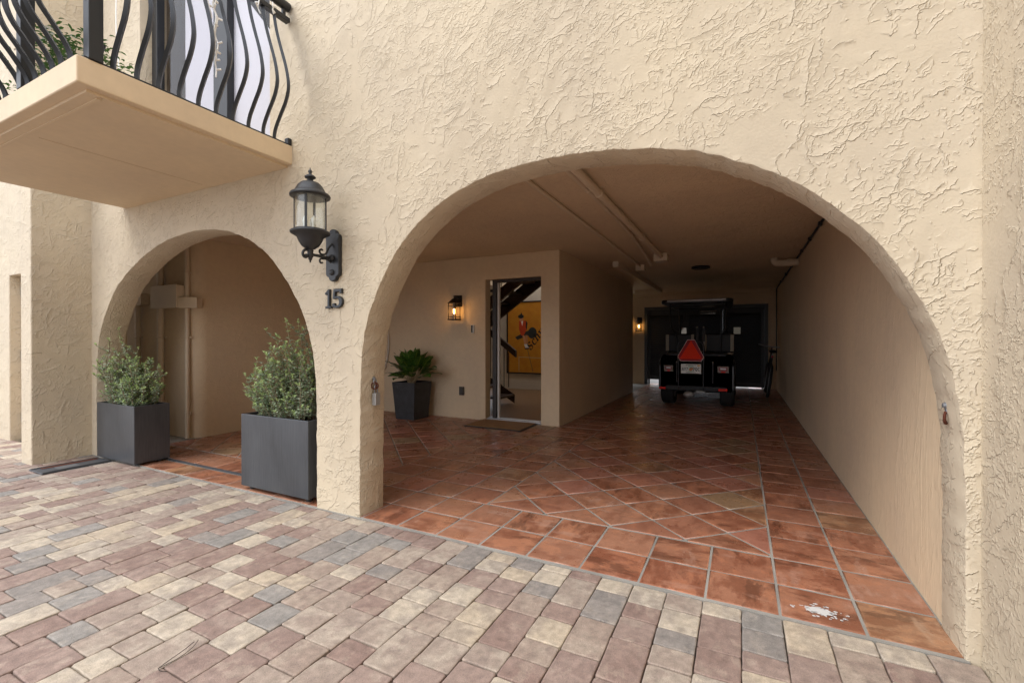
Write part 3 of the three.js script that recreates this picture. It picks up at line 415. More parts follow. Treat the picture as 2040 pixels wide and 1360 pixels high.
// ------------------------------------------------------------------ broad-leaved plant in tapered pot by the entry wall
{
  const t = thing('potted_plant', 'broad leaved plant in a tapered dark grey square pot against the entry wall', 'plant', [-4.385, 0, -5.405]);
  const pot = new THREE.CylinderGeometry(0.292, 0.237, 0.54, 4, 1, true).rotateY(Math.PI / 4).translate(0, 0.27, 0), inn = new THREE.CylinderGeometry(0.262, 0.215, 0.52, 4, 1, true).rotateY(Math.PI / 4).translate(0, 0.28, 0);
  const sh = new THREE.Shape([[-1, -1], [1, -1], [1, 1], [-1, 1]].map(p => new THREE.Vector2(p[0] * 0.2065, p[1] * 0.2065))), hp = new THREE.Path([[-1, -1], [1, -1], [1, 1], [-1, 1]].map(p => new THREE.Vector2(p[0] * 0.1853, p[1] * 0.1853))); sh.holes.push(hp);
  part('pot', wuv(merged([pot, inn, new THREE.ShapeGeometry(sh).rotateX(-Math.PI / 2).translate(0, 0.54, 0)].map(g => { const n = ni(g); n.computeVertexNormals(); return n; }))), M([0.06, 0.063, 0.07], { roughness: 0.6, map: rep(tex(512, k => { const i = k % 512, j = (k / 512) | 0, q = j * 2048 + i * 2, v = 200 + 40 * f4[q] + (f6[q] > 0.52 ? 50 : 0); return [v, v, v]; }, true), 0.9) }), t);
  part('soil', bx(-0.175, 0.175, 0.1, 0.5, -0.175, 0.175), soilMat, t);
  const lt = tex(256, (k, i, j) => { const u = i / 255 - 0.5, v = j / 255, vein = Math.abs(Math.sin((v * 9 - Math.abs(u) * 5) * Math.PI)), mid = sst(0.05, 0.0, Math.abs(u)), mot = sst(0.1, 0.4, pn(i / 256 * 12, j / 256 * 20, 12, 20, 8) + 0.35 * (1 - vein) - Math.abs(u) * 1.1); const m = clamp(mot * 0.75 + mid * 0.8); return [lerp(62, 172, m), lerp(104, 190, m), lerp(38, 84, m)]; }, true);
  const lm = M([0.85, 0.85, 0.8], { phys: 1, map: lt, roughness: 0.38, transmission: 0.12, thickness: 0 }), pm = M([0.42, 0.33, 0.2], { roughness: 0.6 });
  const q = mulberry(15), R = (a, b) => a + (b - a) * q(); const N = 46;
  for (let i = 0; i < N; i++) {
    const k = i / N, a = i * 2.39996 + R(-0.3, 0.3), el = lerp(1.38, 0.12, k) + R(-0.12, 0.12), pl = R(0.20, 0.30), b = V(R(-0.045, 0.045), 0.49, R(-0.045, 0.045)), dir = V(Math.cos(a) * Math.cos(el), Math.sin(el), Math.sin(a) * Math.cos(el)); dir.z = dir.z < 0 ? dir.z * 0.6 : dir.z;
    const e = b.clone().add(V(dir.x * pl * 0.9, Math.max(0.12, dir.y * pl + 0.05), dir.z * pl * 0.9)), L = R(0.21, 0.30), W = L * R(0.6, 0.7), n = 9, pos = [], uv = [], idx = [];
    let p = e.clone(), v = dir.clone().add(V(0, 0.2, 0)).normalize(); const side = v.clone().cross(V(0, 1, 0)); if (side.length() < 0.1) side.set(1, 0, 0); side.normalize(); const roll = R(-0.35, 0.35);
    for (let s = 0; s <= n; s++) { const u = s / n, ww = W * 0.5 * Math.pow(Math.sin(Math.PI * Math.pow(u, 0.75)), 0.8) + 0.0006; const nn = side.clone().cross(v).normalize(), sd = side.clone().applyAxisAngle(v, roll); const nr = nn.clone().applyAxisAngle(v, roll); for (const w of [-1, -0.5, 0, 0.5, 1]) { const o = p.clone().addScaledVector(sd, w * ww).addScaledVector(nr, Math.abs(w) * ww * 0.15 + 0.003 * Math.sin(s * 2 + w * 3)); pos.push(o.x, o.y, o.z); uv.push(0.5 + w * 0.48, u); } p = p.clone().addScaledVector(v, L / n); v.y -= 0.07 + 0.06 * u; v.normalize(); }
    for (let s = 0; s < n; s++) for (let w = 0; w < 4; w++) { const A = s * 5 + w; idx.push(A, A + 1, A + 5, A + 1, A + 6, A + 5); }
    const g = new THREE.BufferGeometry(); g.setAttribute('position', new THREE.Float32BufferAttribute(pos, 3)); g.setAttribute('uv', new THREE.Float32BufferAttribute(uv, 2)); g.setIndex(idx); g.computeVertexNormals();
    const lf = part('leaf', g, lm, t); part('stem', tube([b, b.clone().lerp(e, 0.5).add(V(0, 0.03, 0)), e], 0.0055, 8, 6), pm, lf);
  }
}

// ------------------------------------------------------------------ lantern, number, locks
{
  const t = thing('wall_lantern', 'large unlit black wall lantern with rippled glass above the house number', 'lantern', [-2.447, 1.75, -ZF]);
  const bs = new THREE.Shape(); bs.moveTo(-0.055, -0.12); bs.bezierCurveTo(-0.055, -0.14, -0.03, -0.135, -0.028, -0.15); bs.bezierCurveTo(-0.02, -0.175, 0.02, -0.175, 0.028, -0.15); bs.bezierCurveTo(0.03, -0.135, 0.055, -0.14, 0.055, -0.12); bs.lineTo(0.055, 0.12); bs.bezierCurveTo(0.055, 0.14, 0.03, 0.135, 0.028, 0.15); bs.bezierCurveTo(0.02, 0.175, -0.02, 0.175, -0.028, 0.15); bs.bezierCurveTo(-0.03, 0.135, -0.055, 0.14, -0.055, 0.12); bs.closePath();
  const pl = part('back_plate', extr(bs, 0.016, { bevelEnabled: true, bevelSize: 0.006, bevelThickness: 0.008, bevelSegments: 3 }).translate(0, 0, 0.009), black, t);
  part('boss', [new THREE.SphereGeometry(0.02, 16, 12).scale(1, 1, 0.7).translate(0, -0.115, 0.036), new THREE.SphereGeometry(0.024, 16, 12).scale(1, 1, 0.8).translate(0, -0.02, 0.038)], black, pl);
  const zc = 0.205, sp = (cx, cy, r0, r1, a0, a1) => { const p = []; for (let i = 0; i <= 16; i++) { const k = i / 16, a = lerp(a0, a1, k), r = lerp(r0, r1, k); p.push([0, cy + Math.sin(a) * r, cx + Math.cos(a) * r]); } return p; };
  part('arm', [bar([0, -0.022, 0.03], [0, -0.022, zc], 0.0095), tube(sp(zc + 0.032, -0.03, 0.038, 0.012, 3.0, -2.2), 0.0085, 40, 8), new THREE.SphereGeometry(0.013, 12, 8).translate(0, -0.036, zc + 0.03), tube([[0, 0.075, 0.035], [0, 0.045, 0.06], [0, 0.0, 0.085], [0, -0.008, 0.11], ...sp(0.118, 0.012, 0.02, 0.009, -1.7, 2.6)], 0.0065, 60, 6), tube([[0, -0.05, 0.04], [0, -0.034, 0.08], [0, -0.036, 0.11], ...sp(0.118, -0.054, 0.018, 0.008, 1.7, -2.6)], 0.006, 50, 6)], black, t);
  part('bowl', lathe([[0.001, -0.075], [0.006, -0.07], [0.005, -0.062], [0.012, -0.055], [0.012, -0.045], [0.018, -0.04], [0.018, -0.005], [0.022, 0], [0.014, 0.006], [0.03, 0.012], [0.052, 0.03], [0.068, 0.055], [0.08, 0.085], [0.105, 0.10], [0.118, 0.108], [0.12, 0.118], [0.112, 0.124], [0.101, 0.126], [0.101, 0.131], [0.001, 0.131]], 40).translate(0, 0, zc), black, t);
  const gb = tex(512, (k, i, j) => { const v = 128 + 70 * pn(i / 512 * 40, j / 512 * 10, 40, 10, 6) + 50 * pn(i / 512 * 22 + 2 * pn(i / 512 * 8, j / 512 * 8, 8, 8, 3), j / 512 * 5, 22, 5, 16); return [v, v, v]; });
  part('glass', lathe([[0.091, 0.131], [0.091, 0.335], [0.0875, 0.335], [0.0875, 0.131], [0.091, 0.131]], 64).translate(0, 0, zc), M([0.96, 0.97, 0.96], { phys: 1, transmission: 1, thickness: 0, roughness: 0.08, ior: 1.5, bumpMap: gb, bumpScale: 0.004 }), t);
  for (let i = 0; i < 4; i++) { const a = 0.62 + i * Math.PI / 2; part('rib', rbx(-0.0075, 0.0075, 0.1315, 0.334, 0.0915, 0.0985, 0.002).rotateY(a).translate(0, 0, zc), black, t); }
  part('cap', lathe([[0.001, 0.336], [0.104, 0.336], [0.12, 0.338], [0.122, 0.348], [0.116, 0.358], [0.098, 0.368], [0.088, 0.382], [0.075, 0.408], [0.055, 0.428], [0.03, 0.438], [0.018, 0.442], [0.018, 0.452], [0.032, 0.46], [0.034, 0.468], [0.022, 0.478], [0.01, 0.484], [0.009, 0.492], [0.013, 0.5], [0.009, 0.51], [0.004, 0.514], [0.003, 0.524], [0.0005, 0.527]], 40).translate(0, 0, zc), black, t);
  for (const a of [0, 2.1, 4.2]) part('bulb', lathe([[0.001, 0], [0.008, 0], [0.008, 0.03], [0.013, 0.045], [0.014, 0.058], [0.008, 0.078], [0.001, 0.09]], 14).translate(Math.cos(a) * 0.032, 0.1315, zc + Math.sin(a) * 0.032), M([0.8, 0.8, 0.76], { roughness: 0.25 }), t);
  t.position.y = 1.725;
}
const font = await new FontLoader().loadAsync('fonts/droid/droid_serif_regular.typeface.json');
{
  const t = thing('house_number', 'black house number 15 fixed to the stucco below the lantern', 'number', [-2.447, 1.372, -ZF]);
  for (const [ch, x, wd] of [['1', -0.083, 0.058], ['5', -0.016, 0.094]]) { const g = new TextGeometry(ch, { font, size: 0.128, depth: 0.014, curveSegments: 8, bevelEnabled: true, bevelSize: 0.004, bevelThickness: 0.003, bevelSegments: 2 }); g.computeBoundingBox(); const b = g.boundingBox; g.translate(-b.min.x, -b.min.y, 0).scale(wd / (b.max.x - b.min.x), 0.130 / (b.max.y - b.min.y), 1).translate(x, 0, 0.004); part('digit', g, ironBlack, t); }
}
const steel = M([0.42, 0.43, 0.44], { metalness: 0.85, roughness: 0.38 }), rust = M([0.26, 0.12, 0.06], { roughness: 0.85, map: rep(tileTexB, 0.2) }), zincM = M([0.35, 0.37, 0.4], { metalness: 0.7, roughness: 0.45 });
{
  const h = thing('wall_hook', 'rusty eye bolt and ring on the pillar side, holding a padlock', 'hook', [-2.228, 0.9, -2.333]);
  part('bolt', [bar([-0.006, 0, 0], [0.014, 0, 0], 0.013, 6), bar([0.014, 0, 0], [0.02, 0, 0], 0.008, 12), new THREE.TorusGeometry(0.013, 0.0045, 8, 20).rotateY(Math.PI / 2).translate(0.02, -0.02, 0)], zincM, h);
  part('ring', [new THREE.TorusGeometry(0.023, 0.0045, 8, 28).rotateY(0.5).translate(0.025, -0.048, 0.008), new THREE.TorusGeometry(0.022, 0.004, 8, 28).rotateY(-0.9).translate(0.024, -0.05, -0.006)], rust, h);
  const p = thing('padlock', 'grey combination padlock hanging from the ring on the pillar', 'padlock', [-2.205, 0.72, -2.338]);
  part('body', rbx(-0.017, 0.017, 0, 0.083, -0.024, 0.020, 0.004), M([0.42, 0.43, 0.43], { metalness: 0.6, roughness: 0.45 }), p);
  part('shackle', tube([[0, 0.08, -0.014], [0, 0.12, -0.014], [0, 0.133, -0.008], [0, 0.135, 0.0], [0, 0.133, 0.006], [0, 0.12, 0.010], [0, 0.08, 0.010]], 0.0048, 40, 8), M([0.25, 0.27, 0.3], { metalness: 0.9, roughness: 0.3 }), p);
  for (let i = 0; i < 4; i++) part('dial', new THREE.CylinderGeometry(0.011, 0.011, 0.008, 14).translate(0, 0.022 + i * 0.013, -0.021), black, p);
  const k = thing('wall_ring', 'rusty bolt and ring fixed to the right side of the large arch', 'hook', [0.722, 0.905, -2.345]);
  part('bolt', [bar([0.008, 0, 0], [-0.014, 0, 0], 0.014, 6), bar([-0.014, 0, 0], [-0.02, 0, 0], 0.009, 12), rbx(-0.012, -0.004, -0.035, 0.006, -0.010, 0.010, 0.003)], zincM, k);
  part('ring', new THREE.TorusGeometry(0.022, 0.005, 8, 28).rotateY(1.1).translate(-0.012, -0.048, 0.004), rust, k);
}
// drain cover beside the wing wall, twig
{
  const t = thing('drain_cover', 'weathered dark metal drain cover set in the paving beside the wing wall', 'drain cover', [-5.53, -0.004, -1.95]);
  part('plate', rbx(-0.14, 0.14, 0.0, 0.009, -0.23, 0.26, 0.004), M([0.075, 0.08, 0.09], { roughness: 0.55, metalness: 0.3, bumpMap: tileBump, bumpScale: 0.003 }), t);
  for (const x of [-0.12, 0.12]) part('rim', rbx(x - 0.015, x + 0.015, 0.0092, 0.014, -0.225, 0.255, 0.003), M([0.04, 0.042, 0.047], { roughness: 0.5 }), t);
  part('rust_band', rbx(-0.095, -0.045, 0.0092, 0.012, -0.2, 0.2, 0.001), rust, t);
  part('rust_band', rbx(-0.03, 0.09, 0.0092, 0.0115, -0.02, 0.13, 0.001), M([0.12, 0.12, 0.125], { roughness: 0.6 }), t);
  const sp = thing('paint_splash', 'white paint splash dried on a front floor tile by the right wall', 'stain', [0.30, 0.0, -2.33]); { const q = mulberry(88), g = []; const blob = (x, z, rx, rz, y) => { const sh = new THREE.Shape(), n = 26; for (let i = 0; i <= n; i++) { const a = i / n * 6.2832, k = 0.72 + 0.5 * q(); const X = x + Math.cos(a) * rx * k, Y = z + Math.sin(a) * rz * k; i ? sh.lineTo(X, Y) : sh.moveTo(X, Y); } return extr(sh, 0.0006).rotateX(-Math.PI / 2).translate(0, y, 0); }; g.push(blob(0, 0, 0.05, 0.034, 0.0024)); for (let i = 0; i < 46; i++) { const a = q() * 6.28, d = 0.03 + 0.06 * q(); g.push(blob(Math.cos(a) * d * 1.2, Math.sin(a) * d * 0.6, 0.002 + 0.008 * q(), 0.0015 + 0.004 * q(), 0.0024)); } part('paint', g, M([0.62, 0.61, 0.60], { roughness: 0.7 }), sp); }
  const w = thing('twig', 'thin dark forked twig lying on the pavers in the foreground', 'twig', [-1.84, -0.004, -0.93]);
  part('stick', [tube([[-0.0, 0.004, 0.055], [-0.005, 0.008, 0.02], [-0.01, 0.012, -0.03], [-0.03, 0.010, -0.08]], 0.0013, 24, 5), tube([[0.0, 0.004, 0.055], [0.018, 0.012, 0.0], [0.01, 0.016, -0.05], [-0.02, 0.014, -0.09]], 0.0011, 24, 5), tube([[0, 0.004, 0.055], [0.02, 0.006, 0.06], [0.045, 0.005, 0.05]], 0.0012, 12, 5)], M([0.03, 0.025, 0.02], { roughness: 0.9 }), w);
  const g = thing('gate_track', 'dark grey metal track set across the tiles of the small arch', 'track', [-4.2, 0, -2.462]);
  part('channel', [rbx(-1.585, 1.555, -0.003, 0.004, -0.017, -0.004, 0.001), rbx(-1.585, 1.555, -0.003, 0.004, 0.004, 0.017, 0.001), bx(-1.58, 1.55, -0.003, -0.001, -0.004, 0.004)], M([0.09, 0.095, 0.105], { roughness: 0.55, metalness: 0.4 }), g);
}
// ------------------------------------------------------------------ conduits and boxes
function conduit(label, pts, r, clips = []) { const t = thing('conduit', label, 'pipe', [0, 0, 0], 0, 'painted conduits'); part('pipe', tube(pts, r, pts.length * 10, 12), pipePaint, t); clips.forEach(c => part('clip', c, pipePaint, t)); return t; }
const ring = (x, y, z, r) => new THREE.TorusGeometry(r, r * 0.28, 6, 16).rotateX(Math.PI / 2).translate(x, y, z);
const vpipe = (label, x, z, r, ytop, ybot, cl) => { const t = thing('conduit', label, 'pipe', [x, 0, z], 0, 'painted wall conduits'); part('pipe', bar([0, ybot, 0], [0, ytop, 0], r, 14), pipePaint, t); cl.forEach(y => part('clip', [ring(0, y, 0, r * 1.02), bx(-r * 1.7, r * 1.7, y - 0.012, y + 0.012, -r - 0.004, -r * 0.5)], pipePaint, t)); return t; };
const jbox = (label, x0, x1, y0, y1, z0, z1, turn = 0) => { const cx = (x0 + x1) / 2, cz = (z0 + z1) / 2, t = thing('junction_box', label, 'junction box', [cx, y0, cz], turn); part('case', rbx(x0 - cx, x1 - cx, 0, y1 - y0, z0 - cz, z1 - cz - 0.012, 0.004), pipePaint, t); part('cover', rbx(x0 - cx - 0.006, x1 - cx + 0.006, -0.006, y1 - y0 + 0.006, z1 - cz - 0.0118, z1 - cz, 0.004), pipePaint, t); return t; };
vpipe('thick painted conduit through the large junction box behind the small arch', -6.35, -3.055, 0.037, CEIL - 0.002, 0.0, [1.19, 0.4, 2.1]);
vpipe('thin painted conduit at the rounded wall corner behind the small arch', -5.83, -3.08, 0.025, CEIL - 0.002, 0.0, [1.19, 0.3, 1.95]);
vpipe('painted conduit at the left behind the small arch jamb', -6.90, -3.065, 0.03, 1.62, 0.0, [1.19, 0.4]);
jbox('large painted junction box on the wall behind the small arch', -6.40, -5.86, 1.54, 1.80, -3.098, -2.975);
jbox('small painted junction box at the rounded corner behind the small arch', -5.875, -5.655, 1.535, 1.65, -3.13, -3.03, 0.42);
jbox('small painted junction box half hidden by the small arch jamb', -7.03, -6.68, 1.60, 1.735, -3.098, -2.995);
{
  const hp = (label, pts, r, zs) => { const t = thing('ceiling_conduit', label, 'pipe'); part('pipe', tube(pts, r, 60, 12, false, 0), pipePaint, t); zs.forEach(z => { let i = 0; while (i < pts.length - 2 && -z > -pts[i + 1][2]) i++; const k = (z - pts[i][2]) / (pts[i + 1][2] - pts[i][2]), x = lerp(pts[i][0], pts[i + 1][0], k), y = lerp(pts[i][1], pts[i + 1][1], k); part('clip', [new THREE.TorusGeometry(r * 1.02, r * 0.25, 6, 16).translate(x, y, z), bx(x - r * 1.8, x + r * 1.8, CEIL - 0.006, CEIL - 0.001, z - 0.01, z + 0.01)], pipePaint, t); }); };
  hp('thin painted conduit along the carport ceiling, leftmost of three', [[-1.43, 2.347, -2.46], [-1.44, 2.347, -4.5], [-1.452, 2.347, -6.0], [-1.465, 2.347, -7.5]], 0.017, [-3.8, -4.7, -5.6, -6.7]);
  hp('thick painted conduit along the carport ceiling, rightmost of three', [[-1.02, 2.325, -2.46], [-1.018, 2.325, -4.0], [-1.012, 2.325, -5.5], [-1.005, 2.325, -6.62]], 0.031, [-3.55, -5.3]);
  hp('thin painted conduit that bends away from the thick one on the carport ceiling', [[-1.085, 2.345, -2.46], [-1.095, 2.345, -4.6], [-1.12, 2.345, -5.3], [-1.19, 2.335, -6.5], [-1.275, 2.325, -7.4]], 0.02, [-3.5, -4.1, -5.2]);
  jbox('painted junction box at the end of the thick ceiling conduit', -1.10, -0.93, 2.27, 2.368, -6.86, -6.63);
  jbox('painted junction box at the end of the thin ceiling conduit', -1.53, -1.40, 2.285, 2.368, -7.64, -7.5);
  const t = thing('ceiling_channel', 'long square painted channel hanging below the carport ceiling', 'channel', [-1.735, 2.285, -7.0]);
  part('channel', rbx(-0.04, 0.04, 0, 0.083, -4.3, -0.005, 0.004), pipePaint, t); part('end_cap', rbx(-0.045, 0.045, -0.004, 0.084, -0.004, 0.004, 0.002), M([0.62, 0.56, 0.47]), t);
  const l = thing('ceiling_light', 'flat round unlit light with a dark rim on the carport ceiling', 'ceiling light', [-0.605, CEIL, -8.15]);
  part('rim', lathe([[0.001, -0.001], [0.145, -0.001], [0.145, -0.03], [0.115, -0.038], [0.115, -0.03], [0.001, -0.03]], 32), black, l); part('lens', lathe([[0.114, -0.0305], [0.08, -0.037], [0.001, -0.04]], 24), M([0.12, 0.11, 0.10], { roughness: 0.4 }), l);
  const e = thing('drain_pipe', 'short painted elbow pipe from the right carport wall into the ceiling', 'pipe');
  part('pipe', tube([[0.738, 2.29, -7.8], [0.62, 2.29, -7.8], [0.52, 2.29, -7.8], [0.455, 2.30, -7.8], [0.435, 2.33, -7.8], [0.432, 2.369, -7.8]], 0.05, 40, 18), pipePaint, e); part('collar', bar([0.60, 2.29, -7.8], [0.66, 2.29, -7.8], 0.056, 18), pipePaint, e);
  const c = thing('wall_cable', 'black cable clipped along the top of the right carport wall and down the corner', 'cable');
  part('cable', tube([[0.722, 2.355, -4.6], [0.722, 2.352, -6], [0.724, 2.35, -8], [0.722, 2.345, -10], [0.722, 2.34, -12.1], [0.72, 2.25, -12.13], [0.722, 1.4, -12.14], [0.722, 0.45, -12.14]], 0.012, 90, 8, false, 0.1), black, c);
  for (const z of [-5.6, -6.4, -7.2, -8.6, -9.6, -10.8]) part('clip', rbx(0.70, 0.736, 2.328, 2.368, z - 0.03, z + 0.03, 0.006), black, c);
}
// ------------------------------------------------------------------ lit carriage lamps
const flame = new THREE.MeshStandardMaterial({ color: 0x000000, emissive: new THREE.Color(1, 0.50, 0.14), emissiveIntensity: 9 });
const lampGlass = M([1, 0.97, 0.9], { phys: 1, transmission: 1, thickness: 0, roughness: 0.03 });
const bronze = M([0.02, 0.014, 0.01], { roughness: 0.5, metalness: 0.3 });
function carriageLamp(label, x, y, z) {
  const t = thing('carriage_lamp', label, 'lamp', [x, y, z], 0, 'lit carriage lamps');
  part('wall_plate', rbx(-0.005, 0.115, 0.20, 0.37, 0.001, 0.022, 0.003), bronze, t);
  part('bracket', [rbx(0.045, 0.065, 0.345, 0.363, 0.0225, 0.13, 0.004), rbx(0.045, 0.065, 0.315, 0.345, 0.112, 0.13, 0.003)], bronze, t);
  const cx = 0.055, cz = 0.121;
  part('roof', new THREE.CylinderGeometry(0.028, 0.105, 0.07, 4).rotateY(Math.PI / 4).translate(cx, 0.28, cz), bronze, t);
  part('base', rbx(cx - 0.072, cx + 0.072, 0, 0.018, cz - 0.072, cz + 0.072, 0.003), bronze, t);
  for (const sx of [-1, 1]) for (const sz of [-1, 1]) part('corner_bar', rbx(cx + sx * 0.06 - 0.005, cx + sx * 0.06 + 0.005, 0.018, 0.245, cz + sz * 0.06 - 0.005, cz + sz * 0.06 + 0.005, 0.001), bronze, t);
  for (const yy of [0.045, 0.20]) part('cross_bar', [bx(cx - 0.066, cx + 0.066, yy, yy + 0.007, cz + 0.0665, cz + 0.0715), bx(cx - 0.066, cx + 0.066, yy, yy + 0.007, cz - 0.0715, cz - 0.0665), bx(cx - 0.0715, cx - 0.0665, yy, yy + 0.007, cz - 0.066, cz + 0.066), bx(cx + 0.0665, cx + 0.0715, yy, yy + 0.007, cz - 0.066, cz + 0.066)], bronze, t);
  part('glass', new THREE.CylinderGeometry(0.05, 0.05, 0.215, 28, 1, true).translate(cx, 0.128, cz), lampGlass, t);
  const b = part('bulb', lathe([[0.001, 0.09], [0.012, 0.095], [0.016, 0.115], [0.016, 0.15], [0.011, 0.165], [0.001, 0.167]], 14).translate(cx, 0, cz), flame, t); b.castShadow = false;
  part('socket', bar([cx, 0.168, cz], [cx, 0.245, cz], 0.012), bronze, t);
  const L = new THREE.PointLight(new THREE.Color(1, 0.52, 0.16), 0.05, 0, 2); L.position.set(cx, 0.13, cz + 0.022); L.castShadow = true; L.shadow.radius = 1; t.add(L); return t;
}
carriageLamp('lit black carriage lamp with an amber bulb beside the entry door', -3.83, 1.45, -ZD);
carriageLamp('lit black carriage lamp with an amber bulb on the rear wall beside the gate', -2.46, 1.385, -12.304);
{
  const d = thing('doorbell', 'white doorbell with a black camera face beside the entry door', 'doorbell', [-3.525, 1.26, -ZD]); part('case', rbx(-0.025, 0.025, 0, 0.125, 0.001, 0.026, 0.012, 4), M([0.72, 0.72, 0.7]), d); part('face', rbx(-0.02, 0.008, 0.008, 0.115, 0.0262, 0.029, 0.008, 3), black, d); part('button', new THREE.CylinderGeometry(0.009, 0.009, 0.004, 18).rotateX(Math.PI / 2).translate(-0.006, 0.025, 0.031), M([0.1, 0.14, 0.1]), d);
  const o = thing('outlet_cover', 'dark weatherproof outlet cover low on the entry wall', 'outlet', [-3.715, 0.34, -ZD]); part('cover', rbx(-0.04, 0.04, 0, 0.125, 0.001, 0.03, 0.006), M([0.07, 0.06, 0.05], { roughness: 0.5 }), o); part('lid', rbx(-0.03, 0.03, 0.012, 0.112, 0.0302, 0.042, 0.006), M([0.06, 0.052, 0.045], { roughness: 0.5 }), o);
  const m = thing('doormat', 'brown coir doormat with a black rubber edge before the entry door', 'doormat', [-2.915, 0.0, -5.46]);
  part('rubber_edge', rbx(-0.425, 0.425, 0.0015, 0.012, -0.27, 0.275, 0.004), black, m); part('coir', wuv(rbx(-0.405, 0.405, 0.0122, 0.020, -0.262, 0.25, 0.004)), M([0.30, 0.165, 0.07], { roughness: 1, bumpMap: rep(tileBump, 0.15), bumpScale: 0.006 }), m);
  const k = thing('wall_mirror', 'oval dark wall mirror with a pale rim half hidden by the pillar', 'mirror', [-5.46, 1.10, -ZD]);
  const el = new THREE.Shape(); el.absellipse(0, 0, 0.34, 0.60, 0, 6.2832); part('mirror', extr(el, 0.012, { curveSegments: 48 }).translate(0, 0, 0.005), M([0.2, 0.17, 0.14], { metalness: 1, roughness: 0.12 }), k);
  const pts = []; for (let i = 0; i < 48; i++) pts.push([Math.cos(i / 48 * 6.2832) * 0.345, Math.sin(i / 48 * 6.2832) * 0.605, 0.02]); part('rim', tube(pts, 0.014, 120, 8, true), M([0.55, 0.5, 0.42], { roughness: 0.4 }), k);
}
// ------------------------------------------------------------------ inside the entry: staircase and poster
{
  const wood = M([0.05, 0.023, 0.012], { roughness: 0.42 }), iron = M([0.012, 0.011, 0.011], { roughness: 0.5 });
  const t = thing('staircase', 'dark wooden staircase with thin metal balusters inside the entry', 'staircase');
  const st = (x0, y0, x1, y1, h, z0, z1) => { const s = new THREE.Shape(); s.moveTo(x0, y0); s.lineTo(x1, y1); s.lineTo(x1, y1 + h); s.lineTo(x0, y0 + h); s.closePath(); return extr(s, z1 - z0).translate(0, 0, z0); };
  part('stringer', st(-5.2, 0.705, -2.84, 2.34, 0.27, -7.46, -7.40), wood, t); part('stringer', st(-5.2, 0.705, -2.84, 2.34, 0.2, -6.76, -6.70), wood, t);
  for (let i = 0; i < 9; i++) { const x = -5.05 + i * 0.262, y = 1.06 + i * 0.1815; if (y < 2.34) part('tread', rbx(x - 0.06, x + 0.24, y, y + 0.035, -7.39, -6.69, 0.008), wood, t); }
  for (let i = 0; i < 10; i++) { const x = -5.0 + i * 0.15; if (1.15 + (x + 5.05) * 0.69 < 2.1) part('baluster', bar([x, 1.05 + (x + 5.05) * 0.693, -7.43], [x, Math.min(CEIL - 0.005, 1.9 + (x + 5.05) * 0.693), -7.43], 0.009, 8), iron, t); }
  for (let i = 0; i < 5; i++) { const x = -3.66 - i * 0.26, y = (i + 1) * 0.17; part('tread', rbx(x - 0.28, x, y - 0.035 + 0.012, y + 0.012, -7.38, -6.80, 0.008), wood, t); }
  part('stringer', st(-4.95, 0.75, -3.66, 0.013, 0.16, -7.388, -7.382), wood, t);
  const s = new THREE.Shape(); s.moveTo(-4.75, 1.66); s.lineTo(-3.64, 0.845); s.lineTo(-3.64, 0.965); s.lineTo(-4.75, 1.81); part('handrail', extr(s, 0.06).translate(0, 0, -7.43), wood, t);
  for (let i = 0; i < 7; i++) { const x = -3.79 - i * 0.095; part('baluster', bar([x, 0.30 + Math.max(0, (-3.9 - x) * 0.65), -7.40], [x, 0.93 + (-3.78 - x) * 0.735, -7.40], 0.009, 8), iron, t); }
  const p = thing('framed_poster', 'large framed orange poster of a golfer hanging inside the entry', 'poster', [-4.3, 0.40, -9.658]);
  const W = 1.30, H = 1.63, cv = document.createElement('canvas'); cv.width = 820; cv.height = 1024; const g = cv.getContext('2d'); const sx = 820 / W, px = (x) => (x + W / 2) * sx, py = (y) => 1024 - y / H * 1024;
  g.fillStyle = '#d08a22'; g.fillRect(0, 0, 820, 1024); const q = mulberry(3); for (let i = 0; i < 900; i++) { g.fillStyle = `rgba(${q() < 0.5 ? '190,110,20' : '230,160,50'},0.07)`; g.beginPath(); g.arc(q() * 820, q() * 1024, 10 + q() * 40, 0, 7); g.fill(); }
  const poly = (c, pts) => { g.fillStyle = c; g.beginPath(); pts.forEach(([x, y], i) => i ? g.lineTo(px(x), py(y)) : g.moveTo(px(x), py(y))); g.closePath(); g.fill(); };
  const ell = (c, x, y, a, b, r = 0) => { g.fillStyle = c; g.beginPath(); g.ellipse(px(x), py(y), a * sx, b * sx, r, 0, 7); g.fill(); };
  ell('#2c2e2a', -0.02, 0.92, 0.11, 0.13, 0.2); poly('#33352f', [[-0.46, 0.82], [-0.40, 0.76], [-0.12, 0.86], [-0.1, 0.98], [-0.2, 0.95]]);
  poly('#c8481f', [[-0.36, 1.20], [-0.18, 1.21], [-0.16, 1.0], [-0.24, 0.86], [-0.30, 0.86], [-0.36, 1.0]]); poly('#1d1a1a', [[-0.18, 1.21], [-0.14, 1.15], [-0.16, 0.98], [-0.185, 1.05]]); poly('#f2ece0', [[-0.31, 1.2], [-0.25, 1.2], [-0.275, 1.08]]); ell('#c98a60', -0.30, 1.245, 0.05, 0.055); ell('#22221f', -0.31, 1.305, 0.075, 0.045); poly('#22221f', [[-0.34, 1.32], [-0.30, 1.40], [-0.26, 1.32]]);
  poly('#d79a6a', [[-0.27, 0.86], [-0.21, 0.86], [-0.17, 0.66], [-0.22, 0.66]]); poly('#c98a5a', [[-0.20, 0.87], [-0.14, 0.87], [-0.13, 0.66], [-0.17, 0.66]]); poly('#efe9df', [[-0.23, 0.66], [-0.12, 0.66], [-0.10, 0.56], [-0.19, 0.56]]); poly('#1d1a1a', [[-0.22, 0.57], [-0.09, 0.58], [-0.09, 0.55], [-0.20, 0.54]]);
